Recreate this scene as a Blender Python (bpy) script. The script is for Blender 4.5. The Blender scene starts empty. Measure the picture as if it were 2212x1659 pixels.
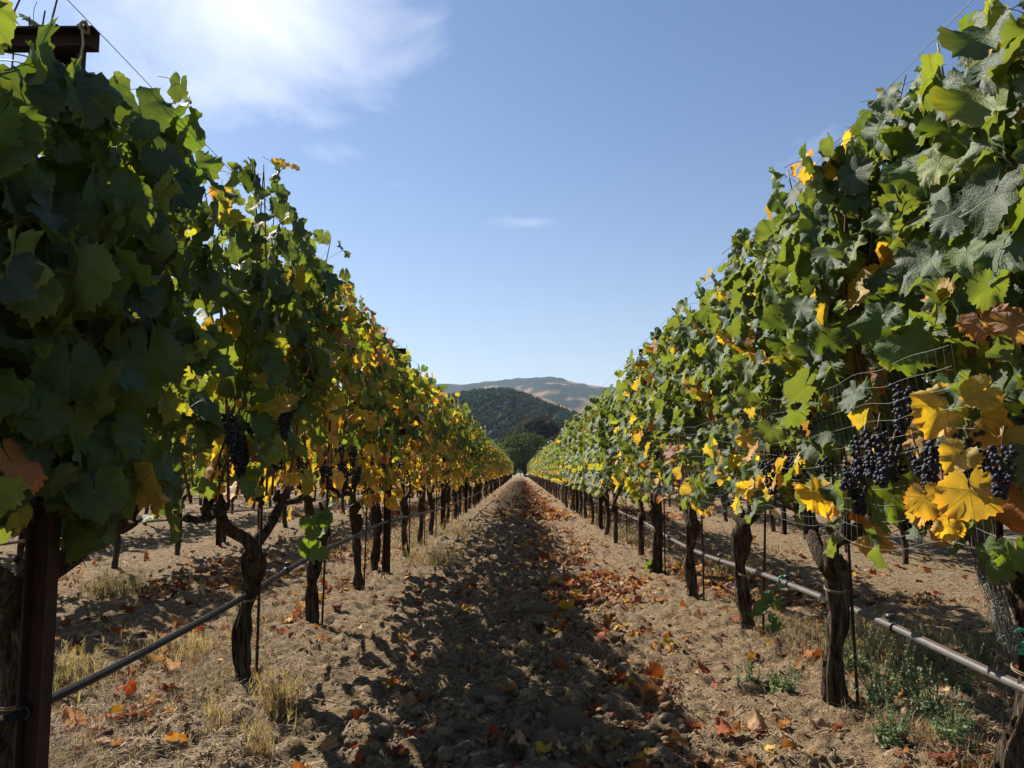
import bpy, math, random
import numpy as np
R = math.radians
rng = np.random.default_rng(7)
random.seed(7)
S = bpy.context.scene
COL = S.collection

# ------------------------------------------------------------------ camera
F = 1836.0                     # focal length in pixels of a 2212 px wide picture
CH = 0.95                      # camera height
VPX, VPY = 1124.0, 1018.0      # where the rows converge
PITCH = math.atan((VPY - 829.5) / F)
YAW = math.atan((VPX - 1106) / F)
cam_d = bpy.data.cameras.new('camera'); cam = bpy.data.objects.new('camera', cam_d); COL.objects.link(cam)
cam_d.sensor_width = 36; cam_d.lens = 36 * F / 2212
cam_d.clip_start = 0.05; cam_d.clip_end = 20000
cam.location = (0, 0, CH); cam.rotation_euler = (R(90) + PITCH, 0, YAW)
S.camera = cam
_cp, _sp, _cy, _sy = math.cos(PITCH), math.sin(PITCH), math.cos(YAW), math.sin(YAW)
def ray(px, py):
    u, v = (px - 1106) / F, (829.5 - py) / F
    x, y, z = u, _cp - v * _sp, _sp + v * _cp
    return x * _cy - y * _sy, x * _sy + y * _cy, z
def on_ground(px, py, z=0.0):
    x, y, w = ray(px, py); t = (z - CH) / w
    return x * t, y * t
def at_x(px, py, X):
    x, y, w = ray(px, py); t = X / x
    return y * t, CH + w * t
def at_y(px, py, Y):
    x, y, w = ray(px, py); t = Y / y
    return x * t, CH + w * t

# ------------------------------------------------------------------ sun, sky, exposure
SUN_EL = R(41)
SUN_DIR = np.array([-0.70, 0.71]); SUN_DIR /= np.linalg.norm(SUN_DIR)
sv = np.array([SUN_DIR[0] * math.cos(SUN_EL), SUN_DIR[1] * math.cos(SUN_EL), math.sin(SUN_EL)])
from mathutils import Vector
sun_d = bpy.data.lights.new('sun', 'SUN'); sun = bpy.data.objects.new('sun', sun_d); COL.objects.link(sun)
sun_d.energy = 5.0; sun_d.angle = R(0.53); sun_d.color = (1.0, 0.93, 0.82)
sun.rotation_euler = Vector((-sv[0], -sv[1], -sv[2])).to_track_quat('-Z', 'Y').to_euler()
W = bpy.data.worlds.new('World'); S.world = W; W.use_nodes = True
wt = W.node_tree; wn, wl = wt.nodes, wt.links
wn.clear()
wo = wn.new('ShaderNodeOutputWorld'); bg = wn.new('ShaderNodeBackground'); wl.new(bg.outputs[0], wo.inputs[0])
sky = wn.new('ShaderNodeTexSky'); sky.sky_type = 'NISHITA'; sky.sun_disc = False
sky.sun_elevation = SUN_EL; sky.sun_rotation = math.atan2(SUN_DIR[0], SUN_DIR[1])
sky.altitude = 60; sky.air_density = 1.0; sky.dust_density = 0.6; sky.ozone_density = 3.0
bg.inputs[1].default_value = 0.0555
S.view_settings.view_transform = 'Standard'; S.view_settings.look = 'None'
S.view_settings.exposure = 1.0; S.view_settings.gamma = 1.0; S.view_settings.use_curve_mapping = False
S.cycles.max_bounces = 7; S.cycles.diffuse_bounces = 3; S.cycles.glossy_bounces = 2
S.cycles.transmission_bounces = 5; S.cycles.volume_bounces = 0; S.cycles.transparent_max_bounces = 4
S.cycles.sample_clamp_indirect = 6.0
S.cycles.use_denoising = True

# ------------------------------------------------------------------ node helpers
def node(nt, t, **kw):
    n = nt.nodes.new(t)
    for k, v in kw.items(): setattr(n, k, v)
    return n
def mth(nt, op, a, b=None, c=None, clamp=False):
    n = nt.nodes.new('ShaderNodeMath'); n.operation = op; n.use_clamp = clamp
    for i, v in enumerate((a, b, c)):
        if v is None: continue
        if isinstance(v, (int, float)): n.inputs[i].default_value = v
        else: nt.links.new(v, n.inputs[i])
    return n.outputs[0]
def mixc(nt, fac, a, b, mode='MIX'):
    n = nt.nodes.new('ShaderNodeMix'); n.data_type = 'RGBA'; n.blend_type = mode
    for k, v in ((0, fac), (6, a), (7, b)):
        if isinstance(v, (int, float)): n.inputs[k].default_value = v
        elif isinstance(v, tuple): n.inputs[k].default_value = (*v[:3], 1)
        else: nt.links.new(v, n.inputs[k])
    return n.outputs[2]
def noise(nt, vec, scale, detail=3, rough=0.55, dist=0.0):
    n = nt.nodes.new('ShaderNodeTexNoise'); n.inputs['Scale'].default_value = scale
    n.inputs['Detail'].default_value = detail; n.inputs['Roughness'].default_value = rough; n.inputs['Distortion'].default_value = dist
    if vec is not None: nt.links.new(vec, n.inputs['Vector'])
    return n.outputs[0]
def ramp(nt, fac, stops):
    n = nt.nodes.new('ShaderNodeValToRGB'); e = n.color_ramp.elements
    while len(e) < len(stops): e.new(0.5)
    for i, (p, c) in enumerate(stops):
        e[i].position = p; e[i].color = (*c[:3], 1) if isinstance(c, tuple) else (c, c, c, 1)
    nt.links.new(fac, n.inputs[0]); return n.outputs[0]
def mapping(nt, vec, scale=(1, 1, 1), loc=(0, 0, 0)):
    n = nt.nodes.new('ShaderNodeMapping'); n.inputs['Scale'].default_value = scale; n.inputs['Location'].default_value = loc
    nt.links.new(vec, n.inputs['Vector']); return n.outputs[0]

# clouds, laid into the sky by world direction
tc = wn.new('ShaderNodeTexCoord')
nrm = wn.new('ShaderNodeVectorMath'); nrm.operation = 'NORMALIZE'; wl.new(tc.outputs['Generated'], nrm.inputs[0])
sepw = wn.new('ShaderNodeSeparateXYZ'); wl.new(nrm.outputs[0], sepw.inputs[0])
zc = mth(wt, 'ADD', mth(wt, 'MAXIMUM', sepw.outputs[2], 0.0), 0.12)
cx = mth(wt, 'DIVIDE', sepw.outputs[0], zc); cy = mth(wt, 'DIVIDE', sepw.outputs[1], zc)
comb = wn.new('ShaderNodeCombineXYZ'); wl.new(cx, comb.inputs[0]); wl.new(cy, comb.inputs[1])
cn1 = noise(wt, mapping(wt, comb.outputs[0], (1.1, 0.9, 1), (3.1, 1.7, 0)), 3.0, 8, 0.55, 0.5)
def blob(px, py, ax, ay, k=1.0):
    x, y, z = ray(px, py); l = math.sqrt(x * x + y * y + z * z); z = z / l + .12
    X, Y = x / l / z, y / l / z
    dx = mth(wt, 'DIVIDE', mth(wt, 'SUBTRACT', cx, X), ax); dy = mth(wt, 'DIVIDE', mth(wt, 'SUBTRACT', cy, Y), ay)
    d = mth(wt, 'SQRT', mth(wt, 'ADD', mth(wt, 'MULTIPLY', dx, dx), mth(wt, 'MULTIPLY', dy, dy)))
    return mth(wt, 'MULTIPLY', mth(wt, 'SUBTRACT', 1.0, d, clamp=True), k)
b_all = mth(wt, 'MAXIMUM', blob(500, -60, .42, .62, 1.05), blob(400, 190, .30, .42, .46))
b_all = mth(wt, 'MAXIMUM', b_all, blob(735, 330, .26, .16, .30))
b_all = mth(wt, 'MAXIMUM', b_all, blob(1140, 482, .14, .10, .28))
b_all = mth(wt, 'MAXIMUM', b_all, blob(850, 400, .14, .16, .24))
b_all = mth(wt, 'MAXIMUM', b_all, blob(1560, 240, .5, .35, .15))
dens = mth(wt, 'MULTIPLY', mth(wt, 'SUBTRACT', mth(wt, 'ADD', mth(wt, 'MULTIPLY', b_all, 1.0), mth(wt, 'MULTIPLY', cn1, 1.15)), .80), 1.45, clamp=True)
dens = mth(wt, 'SMOOTHSTEP', dens, 0.0, 1.0) if False else dens
CLOUD_FAC = mth(wt, 'MULTIPLY', dens, 0.93, clamp=True)
hz_f = mth(wt, 'MULTIPLY', mth(wt, 'POWER', 2.718, mth(wt, 'MULTIPLY', mth(wt, 'MAXIMUM', sepw.outputs[2], 0.0), -8.0)), .72)
sky_b = mixc(wt, 1.0, sky.outputs[0], (.80, .91, 1.04), 'MULTIPLY')
sky_c = mixc(wt, hz_f, sky_b, (10.8, 10.6, 8.2))
skyc = mixc(wt, CLOUD_FAC, sky_c, (9.4, 9.9, 11.2))
wl.new(skyc, bg.inputs[0])

# ------------------------------------------------------------------ object helpers
def link(o): COL.objects.link(o); return o
def tag(o, label=None, cat=None, group=None, kind=None):
    if label: o['label'] = label
    if cat: o['category'] = cat
    if group: o['group'] = group
    if kind: o['kind'] = kind
    return o
def empty(name, loc=(0, 0, 0), rz=0.0):
    o = bpy.data.objects.new(name, None); o.location = loc; o.rotation_euler = (0, 0, rz); o.empty_display_size = .1
    return link(o)
def mesh(name, V, Fs, mats, midx=None, col=None, uv=None, smooth=True):
    """Fs: list of (n,k) int arrays; midx: list of ints or arrays, one for each of Fs; col: per-vertex rgb; uv: per-vertex."""
    V = np.asarray(V, np.float32)
    Fs = [np.asarray(f, np.int32) for f in Fs if len(f)]
    me = bpy.data.meshes.new(name)
    me.vertices.add(len(V)); me.vertices.foreach_set('co', V.ravel())
    loops = np.concatenate([f.ravel() for f in Fs]); me.loops.add(len(loops)); me.loops.foreach_set('vertex_index', loops)
    cnt = np.concatenate([np.full(len(f), f.shape[1], np.int32) for f in Fs])
    st = np.concatenate([[0], np.cumsum(cnt)[:-1]]).astype(np.int32)
    me.polygons.add(len(cnt)); me.polygons.foreach_set('loop_start', st)
    if midx is not None:
        mi = np.concatenate([np.full(len(f), m, np.int32) if np.isscalar(m) else np.asarray(m, np.int32) for f, m in zip(Fs, midx)])
        me.polygons.foreach_set('material_index', mi)
    me.polygons.foreach_set('use_smooth', np.full(len(cnt), smooth, bool))
    if col is not None:
        a = me.color_attributes.new('Col', 'FLOAT_COLOR', 'POINT')
        c = np.ones((len(V), 4), np.float32); c[:, :3] = col; a.data.foreach_set('color', c.ravel())
    if uv is not None:
        u = me.uv_layers.new(name='UVMap'); u.data.foreach_set('uv', np.asarray(uv, np.float32)[loops].ravel())
    me.update(calc_edges=True); me.validate()
    for m in (mats if isinstance(mats, (list, tuple)) else [mats]): me.materials.append(m)
    return me
def obj(name, me, parent=None, loc=None, rot=None, scale=None):
    o = bpy.data.objects.new(name, me)
    if parent is not None: o.parent = parent
    if loc is not None: o.location = loc
    if rot is not None: o.rotation_euler = rot
    if scale is not None: o.scale = (scale,) * 3 if np.isscalar(scale) else scale
    return link(o)
def copy_tree(o, parent=None, kids=None):
    c = o.copy(); COL.objects.link(c)
    if parent is not None: c.parent = parent
    for ch in list(o.children): copy_tree(ch, c)
    return c
class MB:
    def __init__(s): s.V = []; s.T = []; s.Q = []; s.mt = []; s.mq = []; s.C = []; s.U = []; s.n = 0
    def add(s, V, T=None, Q=None, m=0, c=(1, 1, 1), uv=None):
        V = np.asarray(V, float)
        if T is not None and len(T): s.T.append(np.asarray(T) + s.n); s.mt.append(np.full(len(T), m))
        if Q is not None and len(Q): s.Q.append(np.asarray(Q) + s.n); s.mq.append(np.full(len(Q), m))
        s.V.append(V); s.C.append(np.broadcast_to(np.asarray(c, float), (len(V), 3))); s.U.append(uv if uv is not None else np.zeros((len(V), 2)))
        s.n += len(V)
    def build(s, name, mats, smooth=True):
        Fs, mi = [], []
        if s.T: Fs.append(np.concatenate(s.T)); mi.append(np.concatenate(s.mt))
        if s.Q: Fs.append(np.concatenate(s.Q)); mi.append(np.concatenate(s.mq))
        return mesh(name, np.concatenate(s.V), Fs, mats, mi, np.concatenate(s.C), np.concatenate(s.U), smooth)

# ------------------------------------------------------------------ numpy noise
_perm = rng.permutation(4096)
_val = rng.random(4096)
def _h(ix, iy, iz=0): return _val[(_perm[(_perm[(_perm[ix & 4095] + iy) & 4095] + iz) & 4095])]
def vnoise(x, y, z=None):
    x = np.asarray(x, float); y = np.asarray(y, float)
    ix, iy = np.floor(x).astype(int), np.floor(y).astype(int); fx, fy = x - ix, y - iy
    fx = fx * fx * (3 - 2 * fx); fy = fy * fy * (3 - 2 * fy)
    if z is None:
        a, b, c, d = _h(ix, iy), _h(ix + 1, iy), _h(ix, iy + 1), _h(ix + 1, iy + 1)
        return (a * (1 - fx) + b * fx) * (1 - fy) + (c * (1 - fx) + d * fx) * fy
    z = np.asarray(z, float); iz = np.floor(z).astype(int); fz = z - iz; fz = fz * fz * (3 - 2 * fz)
    def lay(k):
        a, b, c, d = _h(ix, iy, iz + k), _h(ix + 1, iy, iz + k), _h(ix, iy + 1, iz + k), _h(ix + 1, iy + 1, iz + k)
        return (a * (1 - fx) + b * fx) * (1 - fy) + (c * (1 - fx) + d * fx) * fy
    return lay(0) * (1 - fz) + lay(1) * fz
def fbm(x, y, z=None, o=4):
    s, a, t = 0, 1.0, 0
    for i in range(o):
        k = 2.03 ** i
        s = s + a * (vnoise(x * k + 17 * i, y * k + 5 * i, None if z is None else z * k) - .5); t += a; a *= .5
    return s / t
def worley(x, y):
    ix, iy = np.floor(x).astype(int), np.floor(y).astype(int); best = np.full(x.shape, 9.0); hv = np.zeros(x.shape)
    for dx in (-1, 0, 1):
        for dy in (-1, 0, 1):
            jx, jy = ix + dx, iy + dy
            px, py = jx + _h(jx, jy, 11), jy + _h(jx, jy, 23); r = _h(jx, jy, 37)
            d = np.hypot(px - x, py - y) / (.35 + .75 * r * r)
            m = d < best; best = np.where(m, d, best); hv = np.where(m, r, hv)
    return best, hv

# ------------------------------------------------------------------ materials
def mat(name):
    m = bpy.data.materials.new(name); m.use_nodes = True; nt = m.node_tree; nt.nodes.clear()
    out = nt.nodes.new('ShaderNodeOutputMaterial'); p = nt.nodes.new('ShaderNodeBsdfPrincipled'); nt.links.new(p.outputs[0], out.inputs[0])
    return m, nt, p, out
def bump(nt, p, h, strength=.5, dist=.01):
    b = nt.nodes.new('ShaderNodeBump'); b.inputs['Strength'].default_value = strength; b.inputs['Distance'].default_value = dist
    nt.links.new(h, b.inputs['Height']); nt.links.new(b.outputs[0], p.inputs['Normal']); return b
def leaf_material(name, source, trans=.34, dry=False):
    m, nt, p, out = mat(name)
    if source == 'object':
        oi = nt.nodes.new('ShaderNodeObjectInfo'); base = oi.outputs['Color']; rnd = oi.outputs['Random']
    else:
        at = nt.nodes.new('ShaderNodeAttribute'); at.attribute_name = 'Col'; base = at.outputs['Color']; rnd = None
    uvn = nt.nodes.new('ShaderNodeUVMap'); sep = nt.nodes.new('ShaderNodeSeparateXYZ'); nt.links.new(uvn.outputs[0], sep.inputs[0])
    u, v = sep.outputs[0], sep.outputs[1]
    # main veins: five rays from the stalk
    dmin = None
    for a in (0, 48, -48, 103, -103):
        dx, dy = math.sin(R(a)), math.cos(R(a))
        perp = mth(nt, 'ABSOLUTE', mth(nt, 'SUBTRACT', mth(nt, 'MULTIPLY', u, dy), mth(nt, 'MULTIPLY', v, dx)))
        along = mth(nt, 'ADD', mth(nt, 'MULTIPLY', u, dx), mth(nt, 'MULTIPLY', v, dy))
        d = mth(nt, 'ADD', perp, mth(nt, 'MULTIPLY', mth(nt, 'LESS_THAN', along, 0.0), 1.0))
        dmin = d if dmin is None else mth(nt, 'MINIMUM', dmin, d)
    vein = mth(nt, 'SUBTRACT', 1.0, mth(nt, 'MULTIPLY', dmin, 75.0), clamp=True)
    tcn = nt.nodes.new('ShaderNodeTexCoord'); ob = tcn.outputs['Object']
    if rnd is not None:
        ad = nt.nodes.new('ShaderNodeVectorMath'); ad.operation = 'ADD'
        cb = nt.nodes.new('ShaderNodeCombineXYZ'); nt.links.new(mth(nt, 'MULTIPLY', rnd, 40.0), cb.inputs[2])
        nt.links.new(uvn.outputs[0], ad.inputs[0]); nt.links.new(cb.outputs[0], ad.inputs[1]); vec = ad.outputs[0]
        k = 1.0
    else: vec = ob; k = 8.0
    nz = noise(nt, vec, 3.2 * k, 3)
    fine = nt.nodes.new('ShaderNodeTexVoronoi'); fine.feature = 'DISTANCE_TO_EDGE'; fine.inputs['Scale'].default_value = 17 if rnd is not None else 120
    nt.links.new(vec, fine.inputs['Vector'])
    cell = mth(nt, 'MULTIPLY', fine.outputs[0], 5.0, clamp=True)
    c = mixc(nt, mth(nt, 'MULTIPLY', mth(nt, 'SUBTRACT', nz, .42, clamp=True), 2.6, clamp=True), base, mixc(nt, 1.0, base, (.62, .58, .6) if not dry else (.5, .38, .35), 'MULTIPLY'))
    # uneven yellowing and browning towards the margin
    rad = mth(nt, 'SQRT', mth(nt, 'ADD', mth(nt, 'MULTIPLY', u, u), mth(nt, 'MULTIPLY', v, v)))
    n2 = noise(nt, vec, 1.9 * k, 2)
    edge = mth(nt, 'MULTIPLY', mth(nt, 'SUBTRACT', mth(nt, 'ADD', rad, mth(nt, 'MULTIPLY', n2, .7)), .82, clamp=True), 3.2, clamp=True)
    c = mixc(nt, mth(nt, 'MULTIPLY', edge, .55), c, mixc(nt, 1.0, c, (2.4, 1.15, .5) if not dry else (.45, .3, .25), 'MULTIPLY'))
    mot = noise(nt, vec, 5.5 * k, 4, .65)
    c = mixc(nt, mth(nt, 'MULTIPLY', mth(nt, 'SUBTRACT', mot, .56, clamp=True), 4.0, clamp=True), c, mixc(nt, 1.0, c, (2.1, 1.45, .7) if not dry else (.6, .5, .5), 'MULTIPLY'))
    sp_ = noise(nt, vec, 13.0 * k, 2)
    scorch = mth(nt, 'MULTIPLY', mth(nt, 'SUBTRACT', mth(nt, 'ADD', sp_, mth(nt, 'MULTIPLY', rad, .32)), .80, clamp=True), 9.0, clamp=True)
    c = mixc(nt, mth(nt, 'MULTIPLY', scorch, .75), c, (.13, .06, .03))
    c = mixc(nt, mth(nt, 'MULTIPLY', vein, .45), c, (.20, .25, .09) if not dry else (.22, .12, .06))
    geo = nt.nodes.new('ShaderNodeNewGeometry')
    if not dry:    # felted underside is paler; grey sky sheen is mixed into the upper face colour
        under = mixc(nt, .45, c, (.16, .19, .12)); top = mixc(nt, .10, c, (.20, .22, .19))
        c = mixc(nt, geo.outputs['Backfacing'], top, under)
    nt.links.new(c, p.inputs['Base Color']); p.inputs['Roughness'].default_value = .6 if not dry else .75
    p.inputs['Specular IOR Level'].default_value = .34 if not dry else .2
    hgt = mth(nt, 'ADD', mth(nt, 'MULTIPLY', cell, .55), mth(nt, 'MULTIPLY', vein, -1.0))
    hgt = mth(nt, 'ADD', hgt, mth(nt, 'MULTIPLY', noise(nt, vec, 9.0 * k, 2), 1.2))
    b = bump(nt, p, hgt, .38, .0025 if not dry else .004)
    tr = nt.nodes.new('ShaderNodeBsdfTranslucent')
    tcol = mixc(nt, 1.0, c, (2.8, 2.5, .5) if not dry else (1.7, 1.2, .7), 'MULTIPLY')
    tcol = mixc(nt, mth(nt, 'MULTIPLY', vein, .6), tcol, (.05, .07, .01))
    nt.links.new(tcol, tr.inputs[0])
    mx = nt.nodes.new('ShaderNodeMixShader'); mx.inputs[0].default_value = trans
    nt.links.new(p.outputs[0], mx.inputs[1]); nt.links.new(tr.outputs[0], mx.inputs[2]); nt.links.new(mx.outputs[0], out.inputs[0])
    return m
M_LEAF = leaf_material('vine_leaf', 'object'); M_LEAFC = leaf_material('vine_leaf_mass', 'attr')
M_DRY = leaf_material('fallen_leaf', 'object', .2, True); M_DRYC = leaf_material('fallen_leaf_mass', 'attr', .2, True)
def simple(name, col, rough=.6, spec=.3, metal=0, var=.0, vs=20, bs=0, bscale=60, stretch=(1, 1, 1), col2=None):
    m, nt, p, out = mat(name)
    p.inputs['Roughness'].default_value = rough; p.inputs['Specular IOR Level'].default_value = spec; p.inputs['Metallic'].default_value = metal
    tcn = nt.nodes.new('ShaderNodeTexCoord'); v = mapping(nt, tcn.outputs['Object'], stretch)
    nz = noise(nt, v, vs, 5, .6)
    c2 = col2 if col2 else tuple(x * (1 - var) for x in col)
    c = ramp(nt, nz, [(.3, col), (.7, c2)])
    nt.links.new(c, p.inputs['Base Color'])
    if bs: bump(nt, p, noise(nt, v, bscale, 4, .6), bs, .01)
    return m
M_CANE = simple('cane_bark', (.19, .075, .035), .5, .35, var=.5, vs=30, col2=(.10, .05, .028))
M_PET = simple('leaf_stalk', (.22, .10, .05), .5, .3, col2=(.16, .17, .05), vs=9)
M_STEEL = simple('rusty_steel', (.070, .034, .024), .8, .2, col2=(.028, .018, .015), vs=14, bs=.3, bscale=120)
M_WIRE = simple('galvanised_wire', (.10, .10, .10), .45, .4, metal=.4)
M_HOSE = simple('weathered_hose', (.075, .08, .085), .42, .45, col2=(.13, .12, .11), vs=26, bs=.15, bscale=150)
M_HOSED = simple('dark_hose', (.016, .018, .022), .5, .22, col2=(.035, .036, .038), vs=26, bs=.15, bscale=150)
M_HOSEB = simple('hose_fitting', (.03, .03, .032), .4, .4)
M_TWINE = simple('twine', (.42, .33, .20), .8, .1, var=.3)
M_TIE = simple('green_tie', (.01, .30, .16), .5, .3, var=.2)
M_NET = simple('bird_net', (.50, .52, .50), .5, .3, var=.2)
M_NETD = simple('bird_net_dark', (.16, .17, .16), .5, .3, var=.2)
M_TWIG = simple('twig', (.15, .075, .045), .7, .2, col2=(.26, .17, .11), vs=18)
def bark_material():
    m, nt, p, out = mat('vine_bark')
    tcn = nt.nodes.new('ShaderNodeTexCoord'); v = mapping(nt, tcn.outputs['Object'], (1, 1, .16))
    n1 = noise(nt, v, 62, 5, .65, .5); n2 = noise(nt, tcn.outputs['Object'], 11, 4, .6)
    c = ramp(nt, n1, [(.36, (.014, .010, .007)), (.47, (.055, .038, .027)), (.58, (.11, .082, .06)), (.74, (.22, .18, .14))])
    li = mth(nt, 'MULTIPLY', mth(nt, 'SUBTRACT', n2, .54, clamp=True), 5.0, clamp=True)
    c = mixc(nt, mth(nt, 'MULTIPLY', li, .5), c, (.17, .165, .10))
    nt.links.new(c, p.inputs['Base Color']); p.inputs['Roughness'].default_value = .9; p.inputs['Specular IOR Level'].default_value = .1
    bump(nt, p, mth(nt, 'ADD', n1, mth(nt, 'MULTIPLY', noise(nt, v, 160, 3), .4)), 1.0, .03)
    return m
M_BARK = bark_material()
def grape_material():
    m, nt, p, out = mat('grape_skin')
    tcn = nt.nodes.new('ShaderNodeTexCoord'); n = noise(nt, tcn.outputs['Object'], 55, 3)
    lw = nt.nodes.new('ShaderNodeLayerWeight'); lw.inputs[0].default_value = .35
    bloom = mth(nt, 'MULTIPLY', n, .8)
    c = mixc(nt, bloom, (.010, .008, .018), (.048, .054, .078))
    nt.links.new(c, p.inputs['Base Color']); p.inputs['Roughness'].default_value = .58; p.inputs['Specular IOR Level'].default_value = .3
    return m
M_GRAPE = grape_material()
def vcol_material(name, rough=.8, trans=0.0, vs=30, var=.5, bs=0.0, bscale=40, spec=.2, bd=.01):
    m, nt, p, out = mat(name)
    at = nt.nodes.new('ShaderNodeAttribute'); at.attribute_name = 'Col'
    tcn = nt.nodes.new('ShaderNodeTexCoord'); n = noise(nt, tcn.outputs['Object'], vs, 3)
    c = mixc(nt, mth(nt, 'MULTIPLY', n, var), at.outputs['Color'], mixc(nt, 1.0, at.outputs['Color'], (.35, .35, .35), 'MULTIPLY'))
    nt.links.new(c, p.inputs['Base Color']); p.inputs['Roughness'].default_value = rough; p.inputs['Specular IOR Level'].default_value = spec
    if bs: bump(nt, p, noise(nt, tcn.outputs['Object'], bscale, 5, .65), bs, bd)
    if trans:
        tr = nt.nodes.new('ShaderNodeBsdfTranslucent'); nt.links.new(mixc(nt, 1.0, c, (1.5, 1.5, .9), 'MULTIPLY'), tr.inputs[0])
        mx = nt.nodes.new('ShaderNodeMixShader'); mx.inputs[0].default_value = trans
        nt.links.new(p.outputs[0], mx.inputs[1]); nt.links.new(tr.outputs[0], mx.inputs[2]); nt.links.new(mx.outputs[0], out.inputs[0])
    return m
M_GRASS = vcol_material('dry_grass', .6, .35, 8, .3, spec=.35)
M_WEED = vcol_material('weed_leaf', .6, .3, 20, .4)
M_FOL = vcol_material('tree_foliage', .9, .2, 1.5, .5, spec=.03)
M_ROCK = vcol_material('soil_clod', .95, 0, 22, .55, 1.0, 70, .08, .012)
M_TREEBARK = simple('tree_bark', (.10, .075, .055), .9, .1, var=.5, vs=4)

# ------------------------------------------------------------------ the ground
ROWX = 1.25
SPAN = 2.5
def row_offset(x):   # distance from the nearest vine row
    return np.abs(((x - ROWX + SPAN / 2) % SPAN) - SPAN / 2)
END = 128.0
def ground_low(x, y):
    x = np.asarray(x, float); y = np.asarray(y, float)
    d = row_offset(x)
    fade = np.clip((END + 2 - y) / 8, 0, 1) * np.clip((70 - np.abs(x)) / 10, 0, 1)
    h = .035 * np.exp(-(d / .36) ** 2) + .018 * np.exp(-((d - 1.25) / .22) ** 2) - .014
    h = h + .05 * fbm(x * .9, y * .6, o=2) + .03 * fbm(x * 3.1, y * 2.6 + 40, o=2)
    return h * fade - .02 * (1 - fade)
def rough_of(x): return .8 + .75 * np.exp(-(np.minimum(np.abs(x - .02), 9) / .55) ** 2)
def ground_hi(x, y):
    f = np.clip((26 - y) / 10, 0, 1)
    w, hv = worley(x * 9 + fbm(x * 6, y * 6, o=2) * 1.2, y * 9)
    w2, hv2 = worley(x * 22 + 50 + fbm(x * 20, y * 20, o=1), y * 22)
    cl = np.maximum(0, 1 - w * w) ** .7 * hv * .034 + np.maximum(0, 1 - w2 * w2) ** .7 * hv2 * .017
    return f * (1.5 * cl * rough_of(x) + .034 * fbm(x * 24, y * 24 + 9, o=3))
def gz(x, y): return ground_low(x, y)
def gh(x, y): return ground_low(x, y) + ground_hi(np.asarray(x, float), np.asarray(y, float))
def axis(start, d0, g, stop, hold=0):
    a = [start]; d = d0
    while a[-1] < stop:
        a.append(a[-1] + d)
        if a[-1] > hold: d *= g
    return np.array(a)
xp = axis(0, .0165, 1.045, 6500, 1.7)
xs = np.concatenate([-xp[:0:-1], xp])
ys = axis(2.3, .0135, 1.0095, 9000, 2.6)
ys = np.concatenate([[-400, -100, -30, -10, -5, -3, -2, -1, -.5, 0, .3, .6, .9, 1.2, 1.4, 1.6, 1.8, 1.9, 2.0, 2.05, 2.1, 2.15, 2.2, 2.25], ys])
ys = ys[(np.arange(len(ys)) < 700) | (np.arange(len(ys)) % 6 == 0)]
GX, GY = np.meshgrid(xs, ys)
GZ = gh(GX, GY)
nx, ny = len(xs), len(ys)
idx = np.arange(nx * ny).reshape(ny, nx)
Q = np.stack([idx[:-1, :-1], idx[:-1, 1:], idx[1:, 1:], idx[1:, :-1]], -1).reshape(-1, 4)
def ground_material():
    m, nt, p, out = mat('vineyard_soil')
    tcn = nt.nodes.new('ShaderNodeTexCoord'); ob = tcn.outputs['Object']
    n1 = noise(nt, ob, 1.3, 4); n2 = noise(nt, ob, 28, 6, .7); n3 = noise(nt, ob, 130, 3, .6)
    c = ramp(nt, n2, [(.28, (.060, .039, .021)), (.43, (.18, .128, .074)), (.58, (.31, .222, .135)), (.76, (.47, .355, .225))])
    c = mixc(nt, mth(nt, 'MULTIPLY', n1, .5), c, mixc(nt, 1.0, c, (.78, .72, .68), 'MULTIPLY'))
    c = mixc(nt, mth(nt, 'MULTIPLY', mth(nt, 'SUBTRACT', n3, .5, clamp=True), 2.0, clamp=True), c, (.46, .37, .25))
    sp = nt.nodes.new('ShaderNodeSeparateXYZ'); nt.links.new(ob, sp.inputs[0])
    # the farther ground: leaf litter too small to build, then dry grass beyond the rows
    vo = nt.nodes.new('ShaderNodeTexVoronoi'); vo.inputs['Scale'].default_value = 11; nt.links.new(ob, vo.inputs['Vector'])
    lit = ramp(nt, mth(nt, 'FRACT', mth(nt, 'MULTIPLY', vo.outputs['Color'], 7.3)), [(0, (.30, .10, .04)), (.4, (.42, .20, .09)), (.7, (.45, .30, .14)), (1, (.18, .06, .03))])
    far = mth(nt, 'MULTIPLY', mth(nt, 'SUBTRACT', sp.outputs[1], 20.0, clamp=False), .03, clamp=True)
    pat = mth(nt, 'MULTIPLY', mth(nt, 'SUBTRACT', noise(nt, ob, 3.0, 3), .40, clamp=True), 5.0, clamp=True)
    near_d = mth(nt, 'LESS_THAN', vo.outputs['Distance'], .42)
    fl = mth(nt, 'MULTIPLY', mth(nt, 'MULTIPLY', far, pat), mth(nt, 'MULTIPLY', near_d, .8))
    c = mixc(nt, fl, c, lit)
    grass = mth(nt, 'GREATER_THAN', sp.outputs[1], END + 10)
    c = mixc(nt, grass, c, mixc(nt, noise(nt, ob, .15, 4), (.34, .25, .13), (.22, .17, .09)))
    nt.links.new(c, p.inputs['Base Color']); p.inputs['Roughness'].default_value = .95; p.inputs['Specular IOR Level'].default_value = .08
    bump(nt, p, mth(nt, 'ADD', n2, mth(nt, 'MULTIPLY', n3, .5)), 1.0, .035)
    return m
M_SOIL = ground_material()
g = obj('ground', mesh('ground', np.stack([GX, GY, GZ], -1).reshape(-1, 3), [Q], M_SOIL))
tag(g, 'pale brown lumpy vineyard soil with clods and straw', None, None, 'structure')
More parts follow.
